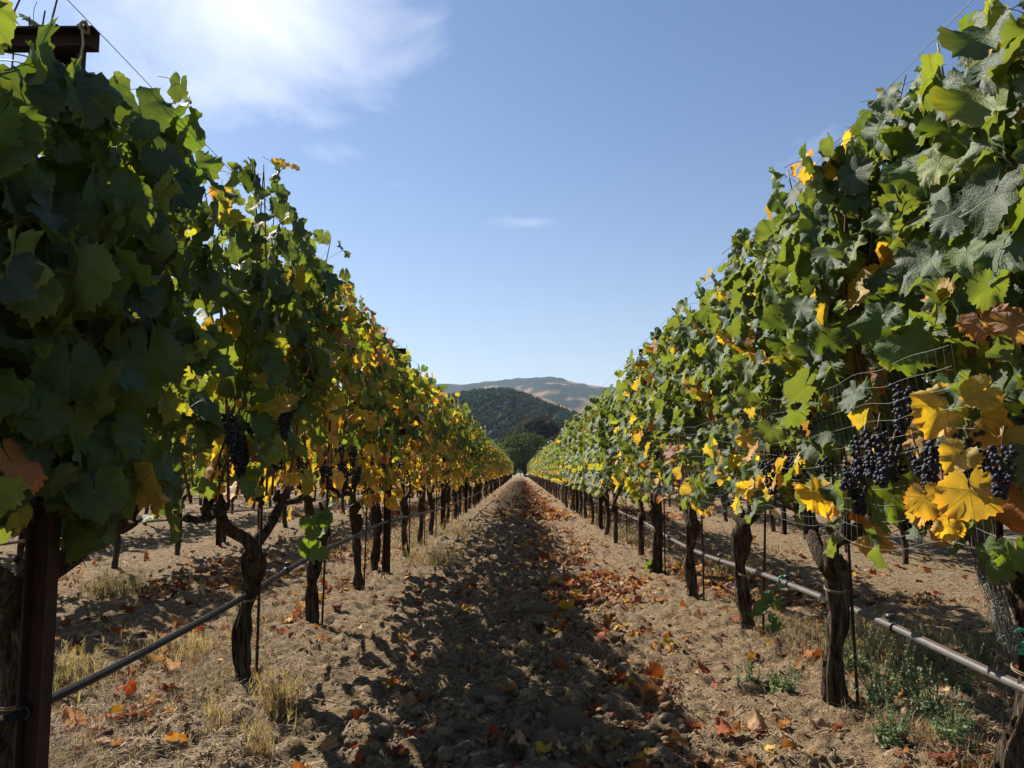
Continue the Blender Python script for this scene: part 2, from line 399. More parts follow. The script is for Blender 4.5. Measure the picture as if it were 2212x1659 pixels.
# pale dirt road across the end of the rows
xx = np.linspace(-90, 90, 91); yy = np.linspace(END + 1.5, END + 9, 8)
RX, RY = np.meshgrid(xx, yy)
ii = np.arange(RX.size).reshape(RX.shape)
M_ROAD = simple('dirt_road', (.42, .34, .25), .95, .05, var=.25, vs=2.5, bs=.4, bscale=12)
rd = obj('dirt_road', mesh('dirt_road', np.stack([RX, RY, ground_low(RX, RY) + .02 + .03 * np.sin(np.pi * (RY - END - 1.5) / 7.5)], -1).reshape(-1, 3),
    [np.stack([ii[:-1, :-1], ii[:-1, 1:], ii[1:, 1:], ii[1:, :-1]], -1).reshape(-1, 4)], M_ROAD))
tag(rd, 'pale dirt farm road crossing the far end of the rows', None, None, 'structure')

# ------------------------------------------------------------------ hills
def hill(name, dist, depth, prof, base_fn, col_fn, mt, label, nxx=260, nyy=70, extra=0.0):
    """prof: (px, py) crest points seen in the photograph, at distance dist; the hill rises from dist-depth."""
    P = np.array([at_y(px, py, dist) for px, py in prof])
    x = np.linspace(P[0, 0], P[-1, 0], nxx); crest = np.interp(x, P[:, 0], P[:, 1])
    k = np.ones(9) / 9; crest = np.convolve(np.pad(crest, 4, 'edge'), k, 'valid')
    t = np.linspace(0, 2, nyy)
    X, T = np.meshgrid(x, t)
    Y = dist - depth + depth * T
    s = np.where(T <= 1, np.sin(np.clip(T, 0, 1) * np.pi / 2) ** 1.25, np.cos((T - 1) * np.pi / 2))
    tq = np.linspace(0, 1, 200); crest = crest / np.max(np.sin(tq * np.pi / 2) ** 1.25 * dist / (dist - depth + depth * tq))
    Z = (crest[None, :] - extra) * s
    Z = Z + base_fn(X, Y, s)
    i = np.arange(X.size).reshape(X.shape)
    Qh = np.stack([i[:-1, :-1], i[:-1, 1:], i[1:, 1:], i[1:, :-1]], -1).reshape(-1, 4)
    V = np.stack([X, Y, Z - 2], -1).reshape(-1, 3)
    o = obj(name, mesh(name, V, [Qh], mt, None, col_fn(X, Y, Z, s).reshape(-1, 3)))
    tag(o, label, None, None, 'structure'); return X, Y, Z - 2
M_HILL = vcol_material('hill_cover', .95, 0, .02, .25, .6, .05, .05, 4.0)
GOLD = np.array([.30, .20, .115]); WOOD = np.array([.026, .042, .022])
def ridge_col(X, Y, Z, s):
    m = fbm(X / 210, Y / 330 + 3, o=5) * 1.0 + .32 * (.80 - s) + .09
    m = np.clip((m + .16 * fbm(X / 45, Y / 60, o=3) - .005) * 40, 0, 1)[..., None]
    return GOLD * (1 + .35 * fbm(X / 60, Y / 60)[..., None]) * (1 - m) + WOOD * (1 + .8 * fbm(X / 18, Y / 18, o=2)[..., None]) * m
def ridge_base(X, Y, s):
    w = np.clip((fbm(X / 210, Y / 330 + 3, o=5) + .32 * (.80 - s) + .07) * 26, 0, 1)
    return (fbm(X / 260, Y / 300, o=4) * 60 + fbm(X / 90, Y / 120 + 7, o=3) * 26) * s * (1 - .75 * s) + w * (6 + 9 * fbm(X / 14, Y / 14, o=2))
prof = [(-2600, 900), (-1500, 880), (-400, 868), (300, 858), (700, 850), (860, 843), (915, 838), (945, 831), (975, 829), (1000, 833), (1026, 831), (1064, 823), (1100, 819), (1138, 813),
        (1172, 812), (1225, 818), (1250, 826), (1274, 829), (1314, 833), (1380, 845), (1500, 858), (1800, 850), (2400, 870), (3500, 880), (4800, 905)]
hill('far_ridge', 3300, 1900, prof, ridge_base, ridge_col, M_HILL, 'long hazy ridge of golden grass with dark oak woods on the horizon', 900, 110, extra=6)
prof = [(700, 1010), (900, 960), (1000, 900), (1060, 862), (1110, 842), (1140, 843), (1175, 856), (1225, 879), (1262, 893), (1310, 905), (1380, 920), (1500, 960), (1700, 1010)]
hill('golden_spur', 1500, 420, prof, lambda X, Y, s: fbm(X / 50, Y / 60, o=3) * 8 * s * (1 - .8 * s),
     lambda X, Y, Z, s: GOLD * (1 + .4 * fbm(X / 22, Y / 22)[..., None]), M_HILL, 'bare golden grass spur between the wooded hill and the far ridge', 220, 50)
prof = [(300, 1010), (560, 960), (760, 905), (860, 878), (935, 862), (985, 847), (1040, 834), (1091, 831), (1140, 845), (1175, 865), (1215, 881), (1250, 893), (1290, 915), (1340, 940), (1450, 980), (1600, 1012)]
WX, WY, WZ = hill('wooded_hill', 900, 480, prof, lambda X, Y, s: fbm(X / 40, Y / 50, o=3) * 9 * s * (1 - .7 * s),
     lambda X, Y, Z, s: WOOD * (.62 + 1.0 * fbm(X / 9, Y / 12, o=3)[..., None]), M_HILL, 'rounded hill covered with dark green oak woods behind the rows', 260, 60, extra=4.5)
def rand_tris(C, size, nrm_=None, k=4):
    """leaf-like faces: one bent quad at each centre"""
    n = len(C); A = rng.normal(size=(n, 3)); A /= np.linalg.norm(A, axis=1)[:, None]
    if nrm_ is not None: A = A * .75 + nrm_; A /= np.linalg.norm(A, axis=1)[:, None]
    U = np.cross(A, rng.normal(size=(n, 3))); U /= np.linalg.norm(U, axis=1)[:, None] + 1e-9; Wv = np.cross(A, U)
    s = (size * rng.uniform(.6, 1.4, n))[:, None]
    V = np.stack([C - U * s, C - Wv * s * .6, C + U * s, C + Wv * s * .6], 1).reshape(-1, 3)
    i = np.arange(n)[:, None] * 4
    return V, np.concatenate([i + np.array([0, 1, 2]), i + np.array([0, 2, 3])])
# one mass of tree crowns on the hill
def ico(sub=1):
    t = (1 + 5 ** .5) / 2
    V = np.array([(-1, t, 0), (1, t, 0), (-1, -t, 0), (1, -t, 0), (0, -1, t), (0, 1, t), (0, -1, -t), (0, 1, -t), (t, 0, -1), (t, 0, 1), (-t, 0, -1), (-t, 0, 1)], float)
    V /= np.linalg.norm(V[0])
    Fc = np.array([(0, 11, 5), (0, 5, 1), (0, 1, 7), (0, 7, 10), (0, 10, 11), (1, 5, 9), (5, 11, 4), (11, 10, 2), (10, 7, 6), (7, 1, 8), (3, 9, 4), (3, 4, 2), (3, 2, 6), (3, 6, 8), (3, 8, 9), (4, 9, 5), (2, 4, 11), (6, 2, 10), (8, 6, 7), (9, 8, 1)])
    for _ in range(sub):
        cache = {}; V = list(map(tuple, V)); nf = []
        def mid(a, b):
            k = (min(a, b), max(a, b))
            if k not in cache:
                p = (np.array(V[a]) + V[b]); p /= np.linalg.norm(p); V.append(tuple(p)); cache[k] = len(V) - 1
            return cache[k]
        for a, b, c in Fc:
            x, y, z = mid(a, b), mid(b, c), mid(c, a); nf += [(a, x, z), (x, b, y), (z, y, c), (x, y, z)]
        V = np.array(V); Fc = np.array(nf)
    return V, Fc
I0, I1, I2, I3 = ico(0), ico(1), ico(2), ico(3)
def lump(b, c, r, sc=(1, 1, 1), amp=.3, tpl=I1, col=(1, 1, 1), freq=2.2, seed=None, m=0):
    V, Fc = tpl; s = rng.random(3) * 50 if seed is None else seed
    d = 1 + amp * 2 * fbm(V[:, 0] * freq + s[0], V[:, 1] * freq + s[1], V[:, 2] * freq + s[2], o=2)
    a = rng.random() * 6.28; P = V * d[:, None] * r * np.array(sc)
    P = np.stack([P[:, 0] * math.cos(a) - P[:, 1] * math.sin(a), P[:, 0] * math.sin(a) + P[:, 1] * math.cos(a), P[:, 2]], -1)
    b.add(P + c, T=Fc, m=m, c=col)
b = MB()
front = np.argwhere((WY < 935))
TC, TS, TK, TN = [], [], [], []
for _ in range(11000):
    i, j = front[rng.integers(len(front))]; i = min(i, WX.shape[0] - 2); f = rng.random()
    x, y = WX[i, j] + rng.normal() * 1.5, WY[i, j] * (1 - f) + WY[i + 1, j] * f; z = WZ[i, j] * (1 - f) + WZ[i + 1, j] * f
    if abs(x - 10) > 170 or z < 3: continue
    r = rng.uniform(1.6, 3.6); k = rng.uniform(.35, 1.6)
    cc = np.array([.034, .060, .020]) * k + (np.array([.018, .008, .006]) if rng.random() < .12 else 0)
    lump(b, (x, y, z + r * .3), r * .8, (1, 1, 1), .5, I0, cc * .7)
    m = 12; d = rng.normal(size=(m, 3)); d[:, 2] = np.abs(d[:, 2]); d /= np.linalg.norm(d, axis=1)[:, None]
    TC.append(np.array([x, y, z + r * .45]) + d * r * rng.uniform(.7, 1.1, (m, 1))); TN.append(d); TS.append(np.full(m, r * .36)); TK.append(cc * rng.uniform(.7, 1.35, (m, 1)))
TC, TN, TS, TK = map(np.concatenate, (TC, TN, TS, TK)); V, T = rand_tris(TC, TS, TN); b.add(V, T=T, c=np.repeat(TK, 4, 0))
for _ in range(26):   # greyer, leaning trees at the foot of the hill
    x, z0 = at_y(rng.uniform(1010, 1260), 985, 520); 
    r = rng.uniform(3, 5); lump(b, (x, 520 + rng.normal() * 30, 12 + rng.uniform(0, 9)), r, (.8, .8, 1.4), .4, I1, np.array([.06, .062, .045]) * rng.uniform(.7, 1.3))
wd = obj('woodland', b.build('woodland', M_FOL))
tag(wd, 'dense dark oak wood covering the rounded hill', None, None, 'stuff')

# ------------------------------------------------------------------ trees beyond the road
def tube(b, P, rad, sides=8, amp=0.0, seed=0, m=0, c=(1, 1, 1), cap=True, ridges=0, stretch=3.0):
    P = np.asarray(P, float); n = len(P); rad = np.broadcast_to(np.asarray(rad, float), (n,))
    T = np.gradient(P, axis=0); T /= np.linalg.norm(T, axis=1)[:, None] + 1e-9
    ref = np.array([1.0, 0, 0]) if abs(T[0, 0]) < .9 else np.array([0, 1.0, 0])
    N = np.zeros((n, 3)); v = ref - T[0] * ref.dot(T[0]); v /= np.linalg.norm(v); N[0] = v
    for i in range(1, n):
        v = N[i - 1] - T[i] * N[i - 1].dot(T[i]); N[i] = v / (np.linalg.norm(v) + 1e-9)
    B = np.cross(T, N)
    a = np.arange(sides) / sides * 2 * np.pi
    rr = np.ones((n, sides))
    if amp:
        L = np.concatenate([[0], np.cumsum(np.linalg.norm(np.diff(P, axis=0), axis=1))])
        ca, sa = np.cos(a)[None, :], np.sin(a)[None, :]
        f = fbm(ca * 1.9 + seed, sa * 1.9 + seed * .7, (L[:, None] * stretch + 0 * ca), o=3)
        rr = 1 + amp * 2 * f
        if ridges: rr = rr + amp * .55 * np.sin(a[None, :] * ridges + L[:, None] * 3 + 3 * fbm(L[:, None] * 6 + seed, ca * 2, o=2))
    V = P[:, None, :] + (N[:, None, :] * np.cos(a)[None, :, None] + B[:, None, :] * np.sin(a)[None, :, None]) * (rad[:, None] * rr)[:, :, None]
    i = np.arange(n * sides).reshape(n, sides); j = np.roll(i, -1, 1)
    Qd = np.stack([i[:-1], j[:-1], j[1:], i[1:]], -1).reshape(-1, 4)
    V = V.reshape(-1, 3); Tt = None
    if cap:
        V = np.concatenate([V, P[:1], P[-1:]]); k0, k1 = n * sides, n * sides + 1
        Tt = np.concatenate([np.stack([np.full(sides, k0), j[0], i[0]], -1), np.stack([np.full(sides, k1), i[-1], j[-1]], -1)])
    b.add(V, T=Tt, Q=Qd, m=m, c=c)
def tree(name, loc, h, w, lobes, nleaf, size, col, label, trunk_h=.25, lobe_r=.34, tall=1.0):
    t = empty(name, loc)
    b = MB(); P = [(0, 0, -.1), (.05 * w, 0, h * trunk_h * .5), (0, .03 * w, h * trunk_h), (.03 * w, 0, h * .6)]
    tube(b, P, [h * .035, h * .028, h * .024, h * .01], 8, .15, 3)
    for _ in range(7):
        a = rng.random() * 6.28; r = rng.uniform(.25, .42) * w; z = h * rng.uniform(.45, .8)
        tube(b, [(0, 0, h * trunk_h * .9), (math.cos(a) * r * .5, math.sin(a) * r * .5, z * .7), (math.cos(a) * r, math.sin(a) * r, z)], [h * .016, h * .011, h * .004], 6)
    obj('trunk', b.build('trunk', M_TREEBARK), t)
    C, N, K = [], [], []
    bb = MB()
    for _ in range(lobes):
        u = rng.normal(size=3); u /= np.linalg.norm(u); u[2] = abs(u[2]) * 1.0 - .35
        rr = rng.uniform(.45, 1.0)
        c = np.array([u[0] * w * .5 * rr * (1 - lobe_r), u[1] * w * .5 * rr * (1 - lobe_r), h * (trunk_h + (1 - trunk_h) * (.42 + .42 * u[2] * rr * tall))])
        r = w * lobe_r * rng.uniform(.55, 1.0) * .62
        c[2] = min(c[2], h - r * .9)
        k = nleaf // lobes; d = rng.normal(size=(k, 3)); d /= np.linalg.norm(d, axis=1)[:, None]
        q = rng.uniform(.72, 1.12, k)[:, None]
        C.append(c + d * r * q * np.array([1, 1, .8])); N.append(d); K.append(np.full(k, rng.uniform(.65, 1.35)))
        lump(bb, c, r * .78, (1, 1, .8), .3, I1, np.array(col) * .7)
    C = np.concatenate(C); N = np.concatenate(N); K = np.concatenate(K) * rng.uniform(.7, 1.3, len(C))
    V, Tt = rand_tris(C, size, N)
    bb.add(V, T=Tt, c=np.repeat(np.array(col)[None, :] * K[:, None], 4, 0))
    cr = obj('crown', bb.build('crown', M_FOL), t); cr['kind'] = 'stuff'
    return t
x0, zt = at_y(1133, 922, 150)
t = tree('oak_tree', (x0, 150, -.1), zt + .1, 13.0, 50, 17000, .20, (.085, .12, .034), '', .04, .40)
tag(t, 'round dark green oak tree standing just beyond the end of the aisle', 'tree')
x0, zt = at_y(1165, 878, 230)
t = tree('eucalyptus_tree', (x0, 230, -.1), zt, 21, 36, 11000, .32, (.048, .050, .028), '', .25, .36)
tag(t, 'tall dull brown-green eucalyptus rising behind the round oak tree', 'tree')
x0, zt = at_y(1118, 908, 215)
t = tree('eucalyptus_tree', (x0 - 1, 215, -.1), zt, 11, 16, 3500, .38, (.045, .052, .028), '', .2, .4)
tag(t, 'shorter dark tree between the round oak and the wooded hill', 'tree')
x0, zt = at_y(1200, 915, 200)
t = tree('eucalyptus_tree', (x0 + 2, 200, -.1), zt, 12, 16, 3500, .36, (.04, .05, .026), '', .2, .4)
tag(t, 'dark bushy tree on the right behind the round oak tree', 'tree')
for (px, pw, hh) in ((1060, 9, 3.2), (1035, 8, 2.6), (1215, 9, 3.0), (1250, 10, 3.4), (1000, 10, 3.0), (1290, 9, 3.0)):
    x0, _ = at_y(px, 1000, 158)
    t = tree('hedge_shrub', (x0, 158 + rng.normal(), -.1), hh, pw, 9, 1600, .22, (.045, .055, .028), '', .05, .5)
    tag(t, {1060: 'low dark shrub at the left foot of the oak tree', 1035: 'second low shrub left of the oak tree behind the rows', 1215: 'low dark shrub at the right foot of the oak tree', 1250: 'broad low shrub right of the oak tree behind the rows', 1000: 'leftmost low shrub behind the far end of the left row', 1290: 'rightmost low shrub behind the far end of the right row'}[px], 'shrub', 'shrubs beyond the road')
# wire fence at the end
fe = empty('wire_fence', (0, END + 13, 0)); tag(fe, 'low dark wire fence with thin posts beyond the dirt road', 'fence')
b0 = MB(); tube(b0, [(0, 0, -.2), (0, 0, 1.2)], .05, 6); fpm = b0.build('fence_post', M_TREEBARK)
for i in range(21): obj('fence_post', fpm, fe, (-30 + 3 * i, 0, 0))
b0 = MB()
for z in (.3, .6, .9, 1.1): tube(b0, [(-30, .06, z), (30, .06, z)], .008, 4)
w_ = obj('fence_wire', b0.build('fence_wire', M_WIRE), fe)
# three power lines crossing in front of the oak
for k, (pa, pb) in enumerate(((954, 957), (965, 967))):
    Yp = 142 + k; x0, z0 = at_y(600, pa, Yp); x1, z1 = at_y(1700, pb, Yp)
    b0 = MB(); s = np.linspace(0, 1, 16); tube(b0, np.stack([x0 + (x1 - x0) * s, 0 * s + Yp, z0 + (z1 - z0) * s - 1.2 * 4 * s * (1 - s) * .1], -1), .012, 4)
    o = obj('overhead_wire', b0.build('overhead_wire', M_WIRE))
    tag(o, ('upper' if k == 0 else 'lower') + ' thin overhead wire crossing in front of the oak tree', 'wire')

# ------------------------------------------------------------------ leaf shapes
_A = np.array([0, 22, 48, 76, 103, 135, 160, 172, 180.0]); _Rr = np.array([.60, .545, .56, .515, .52, .47, .41, .28, .10])
def leaf_outline(n, rg, teeth=.055, lob=1.0):
    th = (np.arange(n) + .5) / n * 360 - 180
    dr = _Rr.copy(); dr[1] += rg.normal() * .02 - .03 * (lob - 1); dr[3] += rg.normal() * .02 - .05 * (lob - 1); dr[0] += rg.normal() * .03; dr[2] += rg.normal() * .02
    r = np.interp(np.abs(th), _A, dr)
    r = r * (1 + .06 * np.sin(R(1) * th * 1 + rg.random() * 6)) * (1 + .03 * rg.normal(size=n))
    if teeth: r = r * (1 + teeth * np.where(np.arange(n) % 2, 1, -1) * rg.uniform(.5, 1.3, n))
    return R(1) * th, r
def leaf_template(rg, rings, teeth, curl=1.0, dry=False, petiole=True, lob=1.0):
    """rings: list of (fraction, count), outermost last. Blade in XY, tip +Y, upper face +Z."""
    V = [np.zeros((1, 3))]; T = []; start = 1; prev = None
    th_o, r_o = leaf_outline(rings[-1][1], rg, teeth, lob)
    for fr, n in rings:
        k = rings[-1][1] // n
        th = th_o.reshape(n, k).mean(1) if fr < 1 else th_o; r = (r_o.reshape(n, k).mean(1) if fr < 1 else r_o) * fr
        V.append(np.stack([np.sin(th) * r, np.cos(th) * r, 0 * r], -1)); idx = start + np.arange(n)
        if prev is None:
            for a in range(n - 1 if fr < 1 or n > 6 else n): T.append((0, idx[a + 1], idx[a]))
        else:
            m = len(prev)
            if m == n:
                for a in range(n - 1): T += [(prev[a], prev[a + 1], idx[a + 1]), (prev[a], idx[a + 1], idx[a])]
            else:
                for a in range(m):
                    T.append((prev[a], idx[2 * a + 1], idx[2 * a]))
                    if a < m - 1: T += [(prev[a], prev[a + 1], idx[2 * a + 1]), (prev[a + 1], idx[2 * a + 2], idx[2 * a + 1])]
        prev = idx; start += n
    V = np.concatenate(V); UV = V[:, :2].copy(); V[:, 0] *= rg.uniform(.82, 1.12) * (1 + .22 * rg.normal() * V[:, 1]); V[:, 1] *= rg.uniform(.85, 1.1)
    x, y = V[:, 0], V[:, 1]; r = np.hypot(x, y); th = np.degrees(np.arctan2(x, y))
    dv = np.min(np.abs(th[:, None] - np.array([0, 48, -48, 103, -103])[None, :]), 1)
    z = .0042 * np.minimum(dv, 25) * r * 1.4                    # blade puffs up between the sunken veins
    z = z - .55 * curl * rg.uniform(-.35, 1.0) * x * x - .5 * curl * rg.uniform(-.1, 1.2) * np.clip(y, 0, 1) ** 2
    z = z + .20 * curl * rg.normal() * x * y
    z = z + .24 * curl * fbm(x * 4 + rg.random() * 90, y * 3 + rg.random() * 90, o=2) * (r / .5) ** 1.2 * 1.6
    z = z + rg.uniform(-.1, .22) * curl * np.abs(x)
    if dry:
        a = rg.uniform(.6, 1.7); side = rg.choice([-1, 1]); ca = rg.random() * 3.1
        uu = x * math.cos(ca) + y * math.sin(ca); ww = -x * math.sin(ca) + y * math.cos(ca)
        k = a * 2.6; rad = 1 / k; ang = uu * k
        x = (np.sin(ang) * rad) * math.cos(ca) - ww * math.sin(ca); y = (np.sin(ang) * rad) * math.sin(ca) + ww * math.cos(ca)
        z = z + side * (1 - np.cos(ang)) * rad + .3 * fbm(x * 5 + 3, y * 5 + rg.random() * 50, o=2)
    V = np.stack([x, y, z], -1)
    T = np.array(T); mt = np.zeros(len(T), int)
    if petiole:
        n0 = len(V); L = rg.uniform(.5, .8); s = np.linspace(0, 1, 4)
        P = np.stack([.08 * rg.normal() * s, -.30 * L * np.sin(s * 1.6), -L * s ** 1.1], -1)
        PV = np.concatenate([P + .012 * np.array([math.cos(a), math.sin(a), 0]) for a in (0, 2.1, 4.2)]); PT = []
        for a in range(3):
            for q in range(3):
                i0, i1 = n0 + a * 4 + q, n0 + ((a + 1) % 3) * 4 + q; PT += [(i0, i1, i1 + 1), (i0, i1 + 1, i0 + 1)]
        V = np.concatenate([V, PV]); UV = np.concatenate([UV, np.zeros((12, 2))]); T = np.concatenate([T, PT]); mt = np.concatenate([mt, np.ones(len(PT), int)])
    return V, T, UV, mt
RH = [(.33, 14), (.68, 28), (1.0, 56)]; RM = [(.6, 14), (1.0, 28)]; RL = [(1.0, 12)]
rl = np.random.default_rng(21)
HI = [leaf_template(rl, RH, .05, rl.uniform(.8, 2.0), lob=rl.uniform(-.3, .8)) for _ in range(30)]
MID = [leaf_template(rl, RM, .07, rl.uniform(.6, 1.4), petiole=False, lob=rl.uniform(-.3, .8)) for _ in range(10)]
LOW = [leaf_template(rl, RL, .05, 1.2, petiole=False) for _ in range(8)]
DRYH = [leaf_template(rl, RH, .07, 1.5, True, petiole=(i % 2 == 0), lob=1.0) for i in range(14)]
DRYM = [leaf_template(rl, RM, .07, 1.4, True, petiole=False, lob=1.0) for _ in range(8)]
DRYL = [leaf_template(rl, RL, .05, 1.4, True, petiole=False) for _ in range(6)]
HI_ME = [mesh('leaf', t[0], [t[1]], [M_LEAF, M_PET], [t[3]], uv=t[2]) for t in HI]
DRY_ME = [mesh('fallen_leaf', t[0], [t[1]], [M_DRY, M_TWIG], [t[3]], uv=t[2]) for t in DRYH]

GREENS = np.array([(.040, .082, .020), (.052, .102, .024), (.034, .070, .022), (.064, .115, .026), (.045, .080, .030), (.085, .140, .024)])
YG = np.array([(.17, .22, .03), (.13, .19, .03), (.26, .27, .035)])
YEL = np.array([(.52, .35, .04), (.44, .29, .04), (.55, .39, .08), (.42, .22, .03), (.50, .30, .07)])
ORG = np.array([(.36, .15, .03), (.30, .10, .025), (.40, .20, .06)])
RUST = np.array([(.22, .06, .025), (.16, .05, .03), (.10, .045, .03)])
TAN = np.array([(.42, .27, .14), (.36, .24, .15), (.48, .34, .18)])
def pick(a, n=None): return a[rng.integers(len(a))]
def leaf_colour(z, yel, dist=0):
    """z height above ground, yel: 0..1 how far the vine has turned"""
    low = np.clip((1.35 - z) / .5, 0, 1)
    py = yel * (.34 + .62 * low); po = yel * (.05 + .26 * low); pyg = .07 + .35 * yel
    r = rng.random()
    if r < po * .45: c = pick(RUST)
    elif r < po: c = pick(ORG)
    elif r < po + py * .75: c = pick(YEL)
    elif r < po + py * .75 + pyg * .6: c = pick(YG)
    else: c = pick(GREENS)
    return np.clip(c * rng.uniform(.8, 1.25), 0, .8)

def basis(nrm_, tip):
    n = nrm_ / np.linalg.norm(nrm_); t = tip - n * tip.dot(n); t /= np.linalg.norm(t) + 1e-9; x = np.cross(t, n)
    return np.stack([x, t, n], 1)      # columns: local X, Y, Z
from mathutils import Matrix
def mat4(B, p, s):
    M = Matrix.Identity(4)
    for i in range(3):
        for j in range(3): M[i][j] = B[i, j] * s
        M[i][3] = p[i]
    return M

# ------------------------------------------------------------------ grape clusters
def cluster_mesh(nb, tpl, L=.15, Wd=.045, r=.0075):
    b = MB()
    for k in range(nb):
        s = rng.random() ** .8; a = rng.random() * 6.28; w = Wd * (1 - .62 * s) * (1 if rng.random() < .8 else 1.3)
        p = np.array([math.cos(a) * w * rng.uniform(.6, 1), math.sin(a) * w * rng.uniform(.6, 1), -.02 - s * L])
        V, Fc = tpl; q = r * rng.uniform(.85, 1.15)
        b.add(V * q + p, T=Fc)
    return b.build('grape_cluster', [M_GRAPE])
CL_HI = [cluster_mesh(105, I1, .135, .036, .0068) for _ in range(4)]
def cluster(v, me, loc, rot, sc):
    o = obj('grape_cluster', me, v, loc, rot, sc); obj('stalk', STALK, o); return o
CL_LO = [cluster_mesh(26, I0, .14, .04, .011) for _ in range(3)]

b = MB(); tube(b, [(0, 0, .03), (.003, 0, 0), (0, 0, -.08)], .0025, 5); STALK = b.build('stalk', M_CANE)
# ------------------------------------------------------------------ vines
CORD = .765
def trunk_paths(rg, lean=(0, 0), h=.72, kink=.05):
    n = 40; s = np.linspace(0, 1, n)
    wob = lambda k: kink * (np.sin(s * rg.uniform(3, 6) + rg.random() * 6) - math.sin(0)) * s * (1.2 - s) * 2
    x = lean[0] * s + wob(0); y = lean[1] * s + wob(1)
    return np.stack([x, y, -.05 + s * (h + .05)], -1)
def make_trunk(rg, lean=(0, 0), r=.042, hi=True, kink=.03, arm=.62, fork=.20):
    b = MB(); P = trunk_paths(rg, lean, .60, kink); s = np.linspace(0, 1, len(P))
    rad = r * (1.0 - .25 * s + .35 * np.exp(-(s / .10) ** 2) + .50 * np.exp(-((s - .9) / .12) ** 2) + .13 * np.sin(s * 15 + rg.random() * 6) + .08 * np.sin(s * 31 + rg.random() * 6))
    rad = rad * np.where(s > .95, .75, 1)
    if not hi: P = P[::5]; rad = rad[::5]
    tube(b, P, rad, 26 if hi else 7, .42 if hi else .2, rg.random() * 40, ridges=7 if hi else 0, stretch=4)
    top = P[-1]
    for sg in (-1, 1):     # two arms fork up, then lie along the wire
        q = np.linspace(0, 1, 12 if hi else 5)
        A = np.stack([top[0] + (0 - top[0]) * q + .03 * np.sin(q * 7 + rg.random() * 6), top[1] + sg * (fork * np.sin(np.minimum(q * 3, 1) * 1.57) * .5 + np.clip(q - .2, 0, 1) * arm / .8),
                      top[2] - .07 + (CORD - top[2] + .07) * np.minimum(q * 1.9, 1) ** .8 + .012 * np.sin(q * 13 + rg.random() * 6)], -1)
        tube(b, A, r * (.86 - .5 * q) , 11 if hi else 5, .3 if hi else .15, rg.random() * 40, ridges=3 if hi else 0, stretch=6)
        for k in range(5 if hi else 2):   # spurs
            i = 2 + int(rg.integers(len(A) - 3)) if hi else 2 + k; p = A[min(i, len(A) - 1)]
            tube(b, [p, p + np.array([rg.normal() * .01, rg.normal() * .02, .035]), p + np.array([rg.normal() * .015, rg.normal() * .03, .07])], [.015, .013, .009], 7 if hi else 4, .2, 3)
    if hi:                 # shreds of bark standing off the trunk
        for k in range(30):
            i = int(rg.integers(3, 36)); a = rg.random() * 6.28; rr_ = rad[i] * 1.05; L = rg.uniform(.04, .12)
            c = P[i] + np.array([math.cos(a), math.sin(a), 0]) * rr_; d = np.array([math.cos(a), math.sin(a), 0]); e = np.array([-d[1], d[0], 0]) * .004
            q0, q1, q2 = c, c + d * .006 + np.array([0, 0, L * .5]), c + d * rg.uniform(.008, .02) + np.array([0, 0, L])
            b.add([q0 - e, q0 + e, q1 - e, q1 + e, q2], Q=[(0, 1, 3, 2)], T=[(2, 3, 4)])
    return b
def canes(rg, n, half=.70, top=(2.00, 2.18), wid=.10):
    out = []
    for k in range(n):
        y0 = -half + 2 * half * (k + rg.uniform(.2, .8)) / n; x0 = rg.normal() * .015
        zt = rg.uniform(*top) + (.14 if rg.random() < .07 else 0); xt = rg.normal() * wid; yt = y0 + rg.normal() * .12
        q = np.linspace(0, 1, 12)
        bow = rg.normal() * .06
        out.append(np.stack([x0 + (xt - x0) * q + bow * np.sin(q * 3.1), y0 + (yt - y0) * q + rg.normal() * .04 * np.sin(q * 4), CORD + .05 + (zt - CORD - .05) * q], -1))
    return out
def leaves_for(rg, cs, dens=1.0, side=1, wx=.205, size=(.075, .132), hem=.66, half=.74, fz=1.0):
    """-> list of (pos, basis, size); side +1 / -1 is the aisle side"""
    out = []
    def put(p, outd, sz, pet=.0):
        n = outd + np.array([0, 0, rg.uniform(-.1, .75)]) + rg.normal(size=3) * .42
        tip = np.array([0, 0, -1.0]) + rg.normal(size=3) * .42 + outd * .2
        if rg.random() < .08: n = rg.normal(size=3) + np.array([0, 0, .6])
        out.append((p, basis(n, tip), sz))
    for c in cs:
        L = c[-1, 2] - c[0, 2]; nn = int(L / .068 * dens)
        for k in range(nn):
            q = (k + rg.random() * .5) / nn; i = q * 11; j = int(i); f = i - j; j2 = min(j + 1, 11); p = c[j] * (1 - f) + c[j2] * f
            a = (1 if k % 2 else -1) * 1.57 + rg.normal() * .75
            d = np.array([math.sin(a), math.cos(a) * .8, 0]); off = rg.uniform(.05, wx) * (1 - .25 * q)
            sz = rg.uniform(*size) * (1.12 - .4 * max(0, q - .72) / .28)
            if p[2] < 1.22 and rg.random() < .45 * fz: continue
            pp = p + d * off + np.array([0, 0, rg.uniform(-.01, .05)])
            put(pp, np.array([math.copysign(1, d[0]) * (.5 + abs(d[0]) * .5), d[1] * .7, 0]), sz)
    for k in range(int(270 * dens)):       # laterals filling both faces of the wall
        s = 1 if rg.random() < .5 else -1
        z = hem + (2.04 - hem) * rg.random() ** .92
        if z < 1.28 and rg.random() < (.62 if z < 1.0 else .5) * fz: continue
        w = wx * (.8 + .35 * math.sin((z - hem) * 2.2)) 
        p = np.array([s * rg.uniform(.45, 1.12) * w, rg.uniform(-half, half), z])
        put(p, np.array([s * 1.0, rg.normal() * .3, .1]), rg.uniform(*size))
    return out

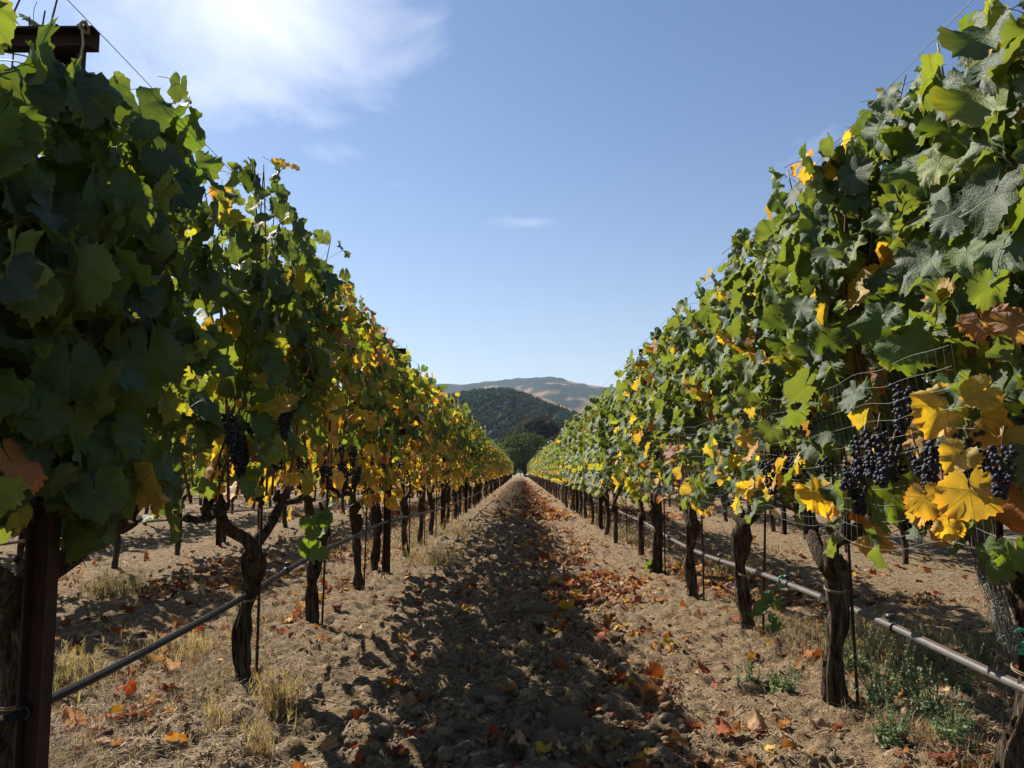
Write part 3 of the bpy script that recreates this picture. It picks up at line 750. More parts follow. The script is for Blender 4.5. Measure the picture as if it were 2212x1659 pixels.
def gz1(x, y): return float(ground_low(x, y))
WORDS = ['nearest', 'second', 'third', 'fourth', 'fifth', 'sixth', 'seventh', 'eighth', 'ninth', 'tenth', 'eleventh', 'twelfth', 'thirteenth', 'fourteenth']
def near_vine(x, y, side, seed, yel, label, group, lean=(0, 0), r=.040, kink=.028, nclus=6, dens=1.2, hero=None, top=(2.02, 2.20), hem=.66, half=.74, nobj=285, size=(.078, .132), wx=.205, skip=None, fz=1.0):
    rg = np.random.default_rng(seed); z0 = gz1(x, y)
    v = empty('grapevine', (x, y, z0)); tag(v, label, 'grapevine', group)
    obj('trunk', make_trunk(rg, lean, r, True, kink).build('trunk', M_BARK), v)
    cs = canes(rg, 12, half=.70, top=top)
    for c in cs:
        b = MB(); q = np.linspace(1, 0, 12); tube(b, c, .0024 + .0042 * q, 6, .1, rg.random() * 9)
        obj('cane', b.build('cane', M_CANE), v)
    # twine round trunk and stake
    b = MB(); a = np.linspace(0, 6.4, 18); zt = .38 + rg.uniform(-.05, .1)
    cx_, cy_ = lean[0] * zt / .7 + .0, lean[1] * zt / .7
    for dz in (0, .006): tube(b, np.stack([cx_ + np.cos(a) * r * 1.12 + .006, cy_ + np.sin(a) * r * 1.12, zt + dz + .01 * np.sin(a)], -1), .0014, 5)
    obj('tie', b.build('tie', M_TWINE), v)
    ls = leaves_for(rg, cs, dens, side, fz=fz, wx=wx, size=size, hem=hem, half=half)
    if skip: ls = [l for l in ls if not skip(l[0][0] + x, l[0][1] + y, l[0][2])]
    ls.sort(key=lambda t: -(t[0][0] * side + t[2] * .8 + max(0, t[0][2] - 1.9) * .6))
    for p, B, s in ls[:nobj]:
        o = obj('leaf', HI_ME[int(rg.integers(len(HI_ME)))], v); o.matrix_basis = mat4(B, p, s)
        c = leaf_colour(p[2], yel); o.color = (*c, 1)
    b = MB()
    for p, B, s in ls[nobj:]:
        V, T, UV, mt = MID[int(rg.integers(len(MID)))]; k = mt == 0
        b.add(V @ B.T * s + p, T=T[k], c=leaf_colour(p[2], yel), uv=UV)
    if b.n: o = obj('leaves_behind', b.build('leaves_behind', [M_LEAFC]), v); o['kind'] = 'stuff'
    for k in range(nclus):
        o = obj('grape_cluster', CL_HI[int(rg.integers(4))], v, (side * rg.uniform(-.02, .15), rg.uniform(-.65, .65), rg.uniform(.93, 1.12)), (rg.normal() * .15, rg.normal() * .15, rg.random() * 6), rg.uniform(.8, 1.15))
    return v, cs, rg

def hang(v, p, nrm_, tip, s, col, me=None):
    o = obj('leaf', me or HI_ME[int(rng.integers(len(HI_ME)))], v); o.matrix_basis = mat4(basis(np.array(nrm_, float), np.array(tip, float)), p, s)
    o.color = (*col, 1); return o

LG, RG_ = 'grapevines of the row left of the aisle', 'grapevines of the row right of the aisle'
lb = [(-1.265, 2.16), on_ground(525, 1497), on_ground(675, 1367), on_ground(770, 1288), on_ground(812, 1246)]
rb = [(1.285, 2.34), on_ground(1808, 1548), on_ground(1617, 1387), on_ground(1497, 1300), on_ground(1418, 1246)]
Llab = ['grapevine at the left edge of the photo, in deep shade behind the rusty post', 'grapevine with a thick forked head, first full trunk in the left row', 'grapevine with yellow low leaves and split trunk, next beyond the thick forked one',
        'slim dark grapevine just before the second steel post on the left', 'grapevine standing against the second steel post of the left row']
Rlab = ['grapevine at the right edge of the photo with big yellow leaves and netting', 'thick shaggy-barked grapevine with a rusty stake, nearest full trunk on the right', 'grapevine with a green sucker at its foot, next beyond the shaggy one',
        'straight dark grapevine just before the second steel post on the right', 'grapevine standing against the second steel post of the right row']
vL, vR = [], []
Lp = [dict(lean=(.0, .02), r=.045, yel=.02, nclus=5, dens=1.7, size=(.10, .165), wx=.235, hem=.77, fz=.5, skip=lambda X, Y, Z: (Y < 2.2 and Z > 1.90 and X < -.98) or (Z < .86 and Y < 2.08 and X > -1.3)), dict(lean=(.02, -.02), r=.034, yel=.36, kink=.03, nclus=8, dens=1.25, size=(.085, .14), hem=.74, fz=1.4), dict(lean=(.02, .02), r=.034, yel=.95, nclus=8, dens=1.15, fz=1.35),
      dict(r=.030, yel=.9, nclus=7), dict(r=.036, yel=.85, nclus=7, lean=(-.02, .0))]
Rp = [dict(lean=(.10, -.02), r=.038, yel=.26, nclus=6, dens=1.25, size=(.095, .15)), dict(lean=(.0, -.03), r=.038, yel=.20, kink=.03, nclus=6, dens=1.35, size=(.085, .15)), dict(lean=(-.02, .02), r=.036, yel=.24, nclus=7, dens=1.25, size=(.08, .14)),
      dict(r=.036, yel=.25, nclus=7), dict(r=.040, yel=.32, nclus=7)]
for i in range(5):
    d = dict(Lp[i]); vL.append(near_vine(lb[i][0], lb[i][1], 1, 100 + i, label=Llab[i], group=LG, **d))
    d = dict(Rp[i], **({'top': (1.90, 2.10)} if i >= 2 else {})); vR.append(near_vine(rb[i][0], rb[i][1], -1, 200 + i, label=Rlab[i], group=RG_, **d))
# big yellow leaves on the right edge vine
v = vR[0][0]; L0 = v.location
def big(px, py, X, s, nrm_, tip, col):
    y, z = at_x(px, py, X); hang(v, (X - L0.x, y - L0.y, z - L0.z), nrm_, tip, s, col)
YC = (.50, .33, .06)
big(2072, 985, 1.03, .085, (-.5, -.85, .5), (-.7, -.1, -.5), (.50, .35, .06)); big(2095, 1060, 1.03, .12, (-.35, -1, .1), (.1, 0, -1), (.42, .29, .07)); big(2000, 1075, 1.0, .095, (-.5, -.9, .0), (.2, 0, -1), (.44, .28, .07))
big(2045, 880, 1.04, .125, (-.5, -.9, .3), (-.8, .1, -.7), (.50, .35, .06)); big(2050, 1135, 1.02, .06, (-.4, -.9, .1), (0, 0, -1), (.50, .34, .06)); big(2120, 845, 1.07, .10, (-.2, -.9, .5), (-.8, 0, -.4), (.45, .33, .08))
big(2145, 575, 1.07, .08, (-.4, -.9, .1), (0, 0, -1), (.36, .10, .03)); big(2120, 690, 1.05, .10, (-.4, -.9, .5), (.3, 0, -.6), (.34, .15, .08)); big(2175, 700, 1.08, .11, (-.2, -.9, .6), (.6, 0, -.5), (.40, .23, .13))
big(2195, 1190, 1.12, .09, (-.4, -.9, .3), (.1, 0, -1), (.10, .17, .03)); big(2010, 560, 1.02, .18, (-.75, -.55, .6), (-.5, -.1, -.8), (.045, .085, .025)); big(2080, 500, 1.08, .14, (-.5, -.7, .6), (.3, 0, -.9), (.06, .11, .03))
big(1905, 690, 1.0, .13, (-.75, -.55, .5), (-.3, -.1, -.9), (.05, .10, .025)); big(1950, 740, 1.02, .13, (-.6, -.7, .4), (.2, -.1, -.9), (.08, .15, .03)); big(2080, 180, 1.05, .16, (-.7, -.5, .6), (-.4, 0, -.9), (.05, .09, .03)); big(2130, 80, 1.1, .13, (-.7, -.5, .6), (-.4, 0, -.9), (.05, .09, .03))
for vi, X, pts in ((vR[0][0], 1.06, ((2040, 925), (2090, 905), (2160, 945), (2050, 1030), (1975, 950), (1960, 820))), (vR[1][0], 1.04, ((1850, 965), (1875, 930), (1905, 915), (1840, 1000), (1925, 950), (1660, 985), (1770, 880))),
                   (vL[1][0], -1.07, ((490, 880), (530, 900), (560, 890), (505, 930), (625, 865), (610, 880))), (vL[2][0], -1.08, ((735, 985), (760, 960), (700, 1000), (770, 1000)))):
    for px, py in pts:
        y, z = at_x(px, py, X); L_ = vi.location
        cluster(vi, CL_HI[int(rng.integers(4))], (X - L_.x + rng.normal() * .01, y - L_.y, z - L_.z), (rng.normal() * .2, rng.normal() * .2, rng.random() * 6), rng.uniform(.85, 1.1))
v = vL[0][0]; L0 = v.location
for px, py, s_, n_, t_ in ((235, 420, .19, (.5, -.8, .25), (.05, 0, -1)), (160, 190, .17, (.4, -.85, .3), (.1, 0, -1)), (190, 210, .15, (.6, -.8, .3), (.2, 0, -1)), (20, 400, .16, (.5, -.9, .1), (0, 0, -1)), (45, 200, .15, (.4, -.9, .3), (0, 0, -1)), (180, 600, .17, (.5, -.9, .2), (.3, 0, -1)),
                           (300, 230, .15, (.5, -.8, .4), (.3, .1, -1)), (330, 330, .15, (.6, -.7, .4), (.1, 0, -1)), (150, 790, .14, (.5, -.9, .2), (0, 0, -1)), (205, 1060, .12, (.5, -.8, .3), (.2, 0, -1)), (320, 760, .17, (.5, -.9, .2), (0, 0, -1)), (100, 480, .17, (.5, -.9, .2), (.1, 0, -1)), (75, 900, .14, (.5, -.9, .2), (.1, 0, -1)), (95, 620, .15, (.5, -.9, .2), (.1, 0, -1))):
    y, z = at_x(px, py, -1.02 if px > 120 else -1.08); hang(v, (-1.02 - L0.x if px > 120 else -1.08 - L0.x, y - L0.y, z - L0.z), n_, t_, s_, GREENS[int(rng.integers(5))])
# sucker with small green leaves on the third right vine
v = vR[2][0]
for k in range(7): hang(v, (.10 + rng.normal() * .05, -.06 + rng.normal() * .05, .05 + .03 * k), (-.5, -.8, .4 + rng.normal() * .4), (rng.normal() * .4, 0, -1), rng.uniform(.05, .085), (.06, .12, .025))
for vi, n in ((vR[4][0], 5), (vL[1][0], 8)):
    for k in range(n): hang(vi, (rng.normal() * .05 + (.22 if vi is vL[1][0] else -.05), rng.uniform(.3, .5) if vi is vL[1][0] else 0, rng.uniform(.52, .74) if vi is vL[1][0] else rng.uniform(.02, .15)), rng.normal(size=3) + np.array([.5, -.8, .3]), (0, 0, -1), rng.uniform(.07, .10), (.07, .14, .03))

# shared meshes for the vines farther off
NV = 10
FOL, TRK, GRP = [], [], []
def mid_vine_mesh(seed, yel, tpls, dens, wide=1.0, size=(.08, .135), cane=True, ncl=6, sb=1.0):
    rg = np.random.default_rng(seed); b = MB(); cs = canes(rg, 10)
    if cane:
        for c in cs: tube(b, c[::3], .005, 4, m=1, cap=False)
    for p, B, s in leaves_for(rg, cs, dens, size=size):
        V, T, UV, mt = tpls[int(rg.integers(len(tpls)))]; k = mt == 0
        b.add(V @ B.T * s * sb + p, T=T[k], c=leaf_colour(p[2], yel), uv=UV)
    return b
yels = [.12, .2, .3, .4, .5, .6, .7, .8, .35, .25]
for i in range(NV):
    FOL.append(mid_vine_mesh(500 + i, yels[i], LOW, 1.2).build('foliage', [M_LEAFC, M_CANE]))
FOLM = [mid_vine_mesh(540 + i, yy_, MID, 1.25).build('foliage', [M_LEAFC, M_CANE]) for i, yy_ in enumerate((.15, .3, .45, .65, .8))]
for i in range(6):
    rg = np.random.default_rng(600 + i); TRK.append(make_trunk(rg, (rg.normal() * .02, rg.normal() * .02), rg.uniform(.030, .042), False).build('trunk', M_BARK))
    b = MB()
    for k in range(8):
        for q in range(16):
            s = rg.random(); a = rg.random() * 6.28
            if q == 0: c0 = np.array([rg.uniform(-.15, .15), rg.uniform(-.65, .65), rg.uniform(.92, 1.05)])
            w = .035 * (1 - .6 * s); lump(b, c0 + np.array([math.cos(a) * w, math.sin(a) * w, -s * .12]), .012, amp=.0, tpl=I0)
    GRP.append(b.build('grapes', M_GRAPE))
def far_vine(x, y, yi, label, group, fine=False):
    v = empty('grapevine', (x, y, gz1(x, y)), math.pi * int(rng.integers(2))); v.scale = (1, 1, rng.uniform(.90, .99) if 'right of the aisle' in group else rng.uniform(.94, 1.04)); tag(v, label, 'grapevine', group)
    obj('trunk', TRK[int(rng.integers(6))], v)
    f = obj('foliage', (FOLM if fine else FOL)[yi], v); f['kind'] = 'stuff'
    gr = obj('grapes', GRP[int(rng.integers(6))], v); gr['kind'] = 'stuff'
    return v
def yi_for(t):      # variant whose yellowing is near t
    return int(np.argmin([abs(a - t) + rng.random() * .12 for a in yels]))
def yi_fine(t): return int(np.argmin([abs(a - t) + rng.random() * .12 for a in (.15, .3, .45, .65, .8)]))
STEP = 1.45
def label_of(k, side, far):
    if k < 14: return f'{WORDS[k]} grapevine from the camera in the row {side} of the aisle'
    return far
MAINY = {}
for side, sx, last, n0 in (('left', -1, lb[4][1], 5), ('right', 1, rb[4][1], 5)):
    ysv = [last + STEP * (k + 1) for k in range(200) if last + STEP * (k + 1) < END]
    MAINY[sx] = ysv
    for k, y in enumerate(ysv):
        if y > 84: break
        t = (.74 + .14 * math.sin(y * .23)) if sx < 0 else (.17 + .12 * math.sin(y * .31) + .006 * y)
        fine = y < 19
        far_vine(sx * ROWX + rng.normal() * .02, y + rng.normal() * .05, yi_fine(t) if fine else yi_for(t), label_of(k + n0, side, f'small distant grapevine far down the row {side} of the aisle'), LG if sx < 0 else RG_, fine)
    far_vine(sx * ROWX, .42, yi_for(.2), f'grapevine beside the camera in the row {side} of the aisle', LG if sx < 0 else RG_)
for side, sx in (('left', -1), ('right', 1)):
    for r_ in (1, 2):
        X = sx * (ROWX + SPAN * r_); nm = 'second' if r_ == 1 else 'third'
        y = 1.6 + .5 * r_ + (.55 if sx > 0 else 0); k = 0
        lim = 66 if r_ == 1 else 60
        while y < lim:
            if k < 10: lab = f'{WORDS[k]} grapevine from the camera in the {nm} row to the {side}'
            else: lab = f'distant grapevine in the {nm} row to the {side}, seen between nearer trunks'
            far_vine(X + rng.normal() * .02, y, yi_for(.35 + .2 * math.sin(y)), lab, f'grapevines of the {nm} row to the {side}')
            y += STEP; k += 1
# everything beyond, one mass
b = MB()
SMALL = []
for i in range(5):
    rg = np.random.default_rng(800 + i); bb = MB(); cs = canes(rg, 6)
    ls = leaves_for(rg, cs, .42, size=(.15, .23)); C = np.array([l[0] for l in ls]); 
    V, T = rand_tris(C, .085, None); cc = np.repeat(np.array([leaf_colour(p[2], (.3, .55, .7, .25, .45)[i]) for p in C]), 4, 0)
    bb.add(V, T=T, m=0, c=cc); tube(bb, [(0, 0, -.05), (.01, 0, .4), (0, 0, .8)], [.045, .035, .05], 5, m=1, c=(.3, .3, .3)); tube(bb, [(0, -.72, .8), (0, 0, .82), (0, .72, .8)], .02, 4, m=1)
    SMALL.append((np.concatenate(bb.V), np.concatenate(bb.T), np.concatenate(bb.Q), np.concatenate(bb.C)))
def add_small(x, y, i):
    V, T, Qq, C = SMALL[i]; P = V.copy()
    if rng.random() < .5: P[:, :2] *= -1
    P[:, 2] *= rng.uniform(.95, 1.06)
    nt_ = len(C); lf = np.arange(len(V)) ; b.T.append(T + b.n); b.mt.append(np.where(T[:, 0] < mleaf[i], 0, 1)); b.Q.append(Qq + b.n); b.mq.append(np.ones(len(Qq), int))
    b.V.append(P + np.array([x, y, gz1(x, y)])); b.C.append(C); b.U.append(np.zeros((len(V), 2))); b.n += len(V)
mleaf = []
for V, T, Qq, C in SMALL: mleaf.append(int(Qq.min()))
for sx in (-1, 1):
    for y in MAINY[sx]:
        if y > 84: add_small(sx * ROWX, y, [0, 3, 1][int(rng.integers(3))] if sx > 0 else [1, 2, 4][int(rng.integers(3))])
    for r_ in range(1, 9):
        X = sx * (ROWX + SPAN * r_); y = {1: 67.2, 2: 61.0}.get(r_, 2.0 + .3 * r_)
        lim = 96 if r_ < 3 else 70
        while y < lim:
            if abs(X) < y * .78 + 1.5: add_small(X + rng.normal() * .03, y, int(rng.integers(5)))
            y += STEP
dv = obj('distant_vines', b.build('distant_vines', [M_LEAFC, M_BARK]))
tag(dv, 'mass of distant grapevine rows beyond the near ones', None, None, 'stuff')

# ------------------------------------------------------------------ steel posts, stakes, wires, hoses
def channel(b, P0, P1, w, t, depth):
    """a rolled steel channel: web and two flanges, as three thin boxes"""
    P0, P1 = np.array(P0, float), np.array(P1, float); ax = P1 - P0; L = np.linalg.norm(ax); ax /= L
    u = np.array([1.0, 0, 0]) if abs(ax[0]) < .5 else np.array([0, 0, 1.0]); wv = np.cross(ax, u)
    def box(cu, cw, hu, hw):
        c = P0 + u * cu + wv * cw
        V = [c + u * a * hu + wv * e * hw + ax * k for k in (0, L) for a, e in ((-1, -1), (1, -1), (1, 1), (-1, 1))]
        b.add(V, Q=[(0, 3, 2, 1), (4, 5, 6, 7), (0, 1, 5, 4), (1, 2, 6, 5), (2, 3, 7, 6), (3, 0, 4, 7)])
    box(0, 0, w / 2, t / 2); box(-w / 2 + t / 2, depth / 2 + t / 2 + .0005, t / 2, depth / 2); box(w / 2 - t / 2, depth / 2 + t / 2 + .0005, t / 2, depth / 2)
b = MB(); channel(b, (0, 0, -.3), (0, 0, 2.08), .062, .006, .036)
for z in np.arange(.15, 1.95, .1): b.add(np.array([(-.006, -.0045, z), (.006, -.0045, z), (.006, -.0045, z + .018), (-.006, -.0045, z + .018)]), Q=[(0, 1, 2, 3)], m=1)
POST = b.build('post_channel', [M_STEEL, M_HOSEB], smooth=False)
ARMS = []
for L in (.155, .10, .165):
    b = MB(); channel(b, (-L, -.05, 0), (L, -.05, 0), .052, .006, .03); ARMS.append(b.build('cross_arm', [M_STEEL], smooth=False))
CLIP = MB()
for k in range(3):
    a = np.linspace(0, 6.28, 12); tube(CLIP, np.stack([.004 * k + .005 * np.cos(a), -.004 + .012 * np.cos(a + k), .012 * np.sin(a) - .012], -1), .0028, 5, cap=False)
tube(CLIP, [(0, -.012, -.02), (.006, -.014, -.06), (-.002, -.012, -.11), (.012, -.01, -.17)], .0032, 5)
CLIP = CLIP.build('string_knot', M_TWINE)
def post(x, y, label, group, first=False, dx=0.0):
    p = empty('steel_post', (x, y, gz1(x, y))); tag(p, label, 'post', group)
    obj('post_channel', POST, p, None, (0, 0, math.pi))
    zz = 0
    for k, z in enumerate((2.025, 1.68, 1.29)): obj('cross_arm', ARMS[k], p, (dx, 0, z))
    if first: obj('string_knot', CLIP, p, (.13 + dx, -.075, 2.06))
    return p
PG = 'rusty steel trellis posts'
post(-1.16, 2.10, 'rusty steel channel post in the left foreground with a cross arm at its top', PG, True, -.065)
post(1.37, 2.26, 'rusty steel post at the right edge behind yellow leaves, with a dark cross arm', PG, True)
for sx, nm in ((-1, 'left'), (1, 'right')):
    base = on_ground(832, 1248)[1] if sx < 0 else on_ground(1434, 1246)[1]
    y = base; k = 0
    while y < 84:
        lab = ('second rusty steel post of the left row, its arm end jutting above the leaves' if sx < 0 else 'second rusty steel post of the right row, pressed against a vine trunk') if k == 0 else (f'{WORDS[k + 1]} rusty steel post from the camera in the row {nm} of the aisle' if k < 5 else f'distant rusty steel post far down the row {nm} of the aisle')
        post(sx * ROWX + (.05 if sx < 0 else .0), y, lab, PG); y += 5.55; k += 1
    for r_ in (1, 2):
        y = 3.9 + 1.1 * r_ + (1.9 if sx > 0 else 0); k = 0
        while y < 45:
            nmr = 'second' if r_ == 1 else 'third'
            lab = f'{WORDS[k]} rusty steel post from the camera in the {nmr} row to the {nm}' if k < 4 else f'distant rusty steel post in the {nmr} row to the {nm}'
            post(sx * (ROWX + SPAN * r_) + .05, y, lab, PG); y += 5.55; k += 1
# thin training stakes beside the trunks
b = MB(); tube(b, [(0, 0, -.2), (0.002, 0, .5), (0, 0, 1.25)], .0065, 6); STAKE = b.build('training_stake', M_STEEL)
SG = 'thin rusty training stakes'
for sx, nm, bs, ofs in ((-1, 'left', lb, (.055, .0)), (1, 'right', rb, (.075, -.02))):
    allv = [p for p in bs[1:]] + [(sx * ROWX, y) for y in MAINY[sx][:12]]
    for k, (x, y) in enumerate(allv):
        s = obj('training_stake', STAKE, None, (x + ofs[0], y + ofs[1], gz1(x, y)), (rng.normal() * .015, rng.normal() * .015, 0))
        lab = ('thin rusty stake beside the thick shaggy-barked trunk on the right' if sx > 0 else 'thin rusty stake behind the thick forked trunk on the left') if k == 0 else (f'thin rusty stake beside the {WORDS[k + 1]} vine from the camera in the {nm} row' if k < 11 else f'thin rusty stake far down the row {nm} of the aisle')
        tag(s, lab, 'stake', SG)
def wire(pts, r, mt, name, label, cat, group=None, sides=5):
    b = MB(); tube(b, pts, r, sides); o = obj(name, b.build(name, mt)); tag(o, label, cat, group); return o
WG = 'trellis wires'
for sx, nm in ((-1, 'left'), (1, 'right')):
    yv = np.concatenate([[-.5], np.arange(2.1, 90, 2.775)])
    for dx, z, lab in ((.185, 2.055, 'top wire on the aisle side'), (-.185, 2.055, 'top wire on the far side'), (.125, 1.73, 'middle catch wire'), (.09, 1.33, 'lower catch wire'), (0, .845, 'fruiting wire under the canes')):
        sag = np.where(np.arange(len(yv)) % 2 == 0, -.012, .0)
        xo = (-sx * dx)
        wire(np.stack([0 * yv + sx * (ROWX) + xo, yv, z + sag], -1), .0011, M_WIRE, 'trellis_wire', f'{lab} of the row {nm} of the aisle', 'wire', WG)
    for r_ in (1, 2):
        X = sx * (ROWX + SPAN * r_)
        wire(np.stack([0 * yv + X, yv, .845 + 0 * yv], -1), .0014, M_WIRE, 'trellis_wire', f'low wire of the {"second" if r_ == 1 else "third"} row to the {nm}', 'wire', WG)
# drip hoses
def hose(P, r, label, clips=(), group='drip hoses', dark=False):
    P = np.array(P, float); yq = np.arange(P[0, 1], P[-1, 1], .12)
    c = np.stack([np.interp(yq, P[:, 1], P[:, 0]), yq, np.interp(yq, P[:, 1], P[:, 2])], -1)
    for k in range(2): c[2:-2] = (c[:-4] + c[1:-3] + c[2:-2] + c[3:-1] + c[4:]) / 5
    h = empty('drip_hose', tuple(c[0])); tag(h, label, 'hose', group)
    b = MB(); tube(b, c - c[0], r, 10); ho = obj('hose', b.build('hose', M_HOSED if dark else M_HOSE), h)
    b = MB(); cw = c - c[0] + np.array([0, 0, r + .002]); tube(b, cw, .0018, 5); obj('hose_wire', b.build('hose_wire', M_CANE), h)
    for y in clips:
        i = int(np.argmin(np.abs(c[:, 1] - y))); p = c[i] - c[0]
        b = MB(); a = np.linspace(0, 6.28, 13)
        tube(b, np.stack([np.cos(a) * (r + .004), 0 * a, np.sin(a) * (r + .004)], -1) + p, .004, 5, cap=False)
        tube(b, [p + (0, .03, r + .012), p + (0, .03, r + .03)], .016, 10); tube(b, [p + (0, -.02, r), p + (0, .05, r + .004)], .005, 6)
        obj('drip_emitter', b.build('drip_emitter', M_HOSEB), ho)
    return h, c
XL = -1.185
P = [(XL, 1.0, .40)]
for px, py in ((0, 1562), (150, 1496), (300, 1415), (430, 1345), (530, 1290), (610, 1238), (690, 1192), (770, 1158), (830, 1128), (900, 1112), (960, 1098), (1010, 1076), (1040, 1062)):
    y, z = at_x(px, py, XL); P.append((XL, y, z))
for y in np.arange(P[-1][1] + 3, 84, 2.9): P.append((XL, y, .47 + rng.normal() * .015))
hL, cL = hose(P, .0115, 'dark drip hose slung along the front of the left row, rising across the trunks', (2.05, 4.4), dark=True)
XR = 1.335
P = [(XR, 1.2, .38)]
for px, py in ((2185, 1478), (2000, 1388), (1880, 1330), (1760, 1285), (1640, 1237), (1560, 1213), (1510, 1195), (1450, 1165), (1395, 1130), (1360, 1115)):
    y, z = at_x(px, py, XR); P.append((XR, y, z))
for y in np.arange(P[-1][1] + 3, 84, 2.9): P.append((XR, y, .42 + rng.normal() * .012))
hR, cR = hose(P, .0125, 'grey drip hose slung behind the trunks of the right row', (2.2, 3.15, 4.35, 5.7))
for sx, nm in ((-1, 'left'), (1, 'right')):
    for r_ in (1, 2, 3):
        X = sx * (ROWX + SPAN * r_) + .06
        hose([(X, y, .43 + rng.normal() * .012) for y in np.arange(1, 60, 1.4)], .0105, f'pale drip hose of the {["second", "third", "fourth"][r_ - 1]} row to the {nm}, seen between the trunks')
def ribbon_tie(p, label):
    t = empty('plastic_tie', p); tag(t, label, 'tie', 'green plastic ties')
    b = MB(); a = np.linspace(0, 6.28, 13); tube(b, np.stack([.018 * np.cos(a), .0 * a, .018 * np.sin(a)], -1), .005, 5, cap=False); obj('loop', b.build('loop', M_TIE), t)
    for sg in (-1, 1):
        b = MB(); s = np.linspace(0, 1, 5); c = np.stack([sg * .012 * s + .006 * np.sin(s * 6), -.02 + 0 * s, sg * .04 * s], -1)
        b.add(np.concatenate([c + (-.006, 0, 0), c + (.006, -.003, 0)]), Q=[(i, i + 1, i + 6, i + 5) for i in range(4)]); obj('tail', b.build('tail', M_TIE), t)
y, z = at_x(1690, 1252, XR); ribbon_tie((XR, y, z), 'bright green plastic tie knotted on the right drip hose')
y, z = at_x(2205, 1376, 1.27); ribbon_tie((1.27, y, z), 'green plastic tie on the trunk at the right edge')

# ------------------------------------------------------------------ bird netting over the fruit of the right row
def net():
    b = MB(); y0, y1, z0, z1, st = 1.95, 8.6, .74, 1.22, .04
    ny_, nz_ = int((y1 - y0) / st), int((z1 - z0) / st)
    yv = np.linspace(y0, y1, ny_); zv = np.linspace(z0, z1, nz_)
    def X(y, z): return ROWX - .205 - .045 * np.sin(z * 6) - .05 * fbm(y * 2.5, z * 3, o=2) * 2
    def Z(y, z): return z + .05 * fbm(y * 2.3 + 9, z * 3, o=2) * 2
    def strip(P, w=.0002):
        Tg = np.gradient(P, axis=0); N = np.cross(Tg, np.array([-1.0, -.6, .2])); N /= np.linalg.norm(N, axis=1)[:, None] + 1e-9
        b.add(np.concatenate([P - N * w, P + N * w, P + np.array([-w, 0, 0])]), Q=[(i, i + 1, len(P) + i + 1, len(P) + i) for i in range(len(P) - 1)] )
    for z in zv: strip(np.stack([X(yv, z), yv, Z(yv, z)], -1))
    for y in yv[::1]:
        zq = np.linspace(z0, z1, 9); strip(np.stack([X(y, zq), y + .012 * np.sin(zq * 9), Z(y, zq)], -1))
    return b.build('netting', M_NET)
n_ = obj('netting', net()); tag(n_, 'fine pale bird netting draped over the fruit of the right row', 'netting')
b = MB()      # gathered end of the net hanging down
for k in range(60):
    s = np.linspace(0, 1, 14); a = rng.random() * 6.28; w = rng.uniform(.005, .032)
    xa, za = at_y(2105, 1130, 2.2); xb, zb = at_y(2185, 1400, 2.2)
    c = np.stack([xa + (xb - xa) * s + math.cos(a) * w * (1 - .4 * s) + .01 * fbm(s * 5 + k, 0 * s + k, o=2) * 2, 2.2 + math.sin(a) * w + 0 * s, za + (zb - za) * s + .01 * np.sin(s * 20 + k)], -1)
    tube(b, c, .0009, 3, cap=False)
for k in range(170):
    s = rng.random(); xa, za = at_y(2105 + 80 * s, 1130 + 270 * s, 2.2); a = rng.random() * 6.28
    q = np.linspace(0, 1.2, 4) + a; tube(b, np.stack([xa + .028 * np.cos(q), 2.2 + .028 * np.sin(q), za + .02 * (q - a)], -1), .0008, 3, cap=False)
o = obj('netting', b.build('netting_bundle', M_NETD)); tag(o, 'dark gathered bundle of netting hanging at the right edge', 'netting')

# ------------------------------------------------------------------ stones and clods
def rock_mesh(seed, tpl=I3, amp=.30, sc=(1, .8, .62)):
    V, Fc = tpl; rg = np.random.default_rng(seed); s = rg.random(3) * 60
    d = 1 + amp * 2 * fbm(V[:, 0] * 1.6 + s[0], V[:, 1] * 1.6 + s[1], V[:, 2] * 1.6 + s[2], o=2) + .16 * 2 * fbm(V[:, 0] * 5 + s[1], V[:, 1] * 6, V[:, 2] * 6 + s[2], o=3)
    P = V * d[:, None]
    for _ in range(5):      # planar breaks
        n = rg.normal(size=3); n /= np.linalg.norm(n); h = rg.uniform(.62, .9); e = P @ n - h; P = P - np.where(e > 0, e * .85, 0)[:, None] * n
    P = P * np.array(sc)
    return mesh('rock', P, [Fc], M_ROCK, None, np.full((len(P), 3), 1.0) * np.array([.235, .185, .125]) * rg.uniform(.85, 1.1))
ROCKS = [(1055, 1540, 90, 'pale rounded clod with a sunlit patch, left of the other two large clods'), (1115, 1600, 74, 'dark angular clod between two larger ones at the bottom of the aisle'), (1228, 1612, 104, 'largest broad clod at the bottom of the aisle'),
    (1160, 1345, 66, 'grey lump of soil in mid aisle beside a large yellow leaf'), (1335, 1540, 70, 'flat clod in the shadow right of the large clods'), (960, 1655, 60, 'clod at the bottom edge left of the largest one'), (812, 1655, 44, 'small pale stone at the bottom edge of the aisle'),
    (1180, 1540, 50, 'small clod behind the angular dark one'), (1120, 1420, 46, 'low clod in the middle of the aisle shadow'), (1030, 1385, 40, 'small clod left of centre in the aisle'), (1010, 1600, 48, 'crumbling clod left of the angular dark one'),
    (1290, 1600, 42, 'small clod touching the right side of the largest one'), (1075, 1480, 38, 'small dark clod behind the pale rounded one'), (945, 1560, 34, 'small clod beside a patch of dead leaves on the left'), (590, 1497, 40, 'dark clod at the foot of the thick forked vine on the left'), (890, 1505, 30, 'little clod in the sunlight left of the aisle shadow'),
    (1170, 1250, 30, 'small clod farther up the aisle in the shadow'), (1380, 1600, 30, 'small clod among red leaves at the lower right'), (760, 1600, 34, 'brown clod in the shadow of the dry grass tuft'), (700, 1560, 26, 'small clod in front of the dry grass tuft')]
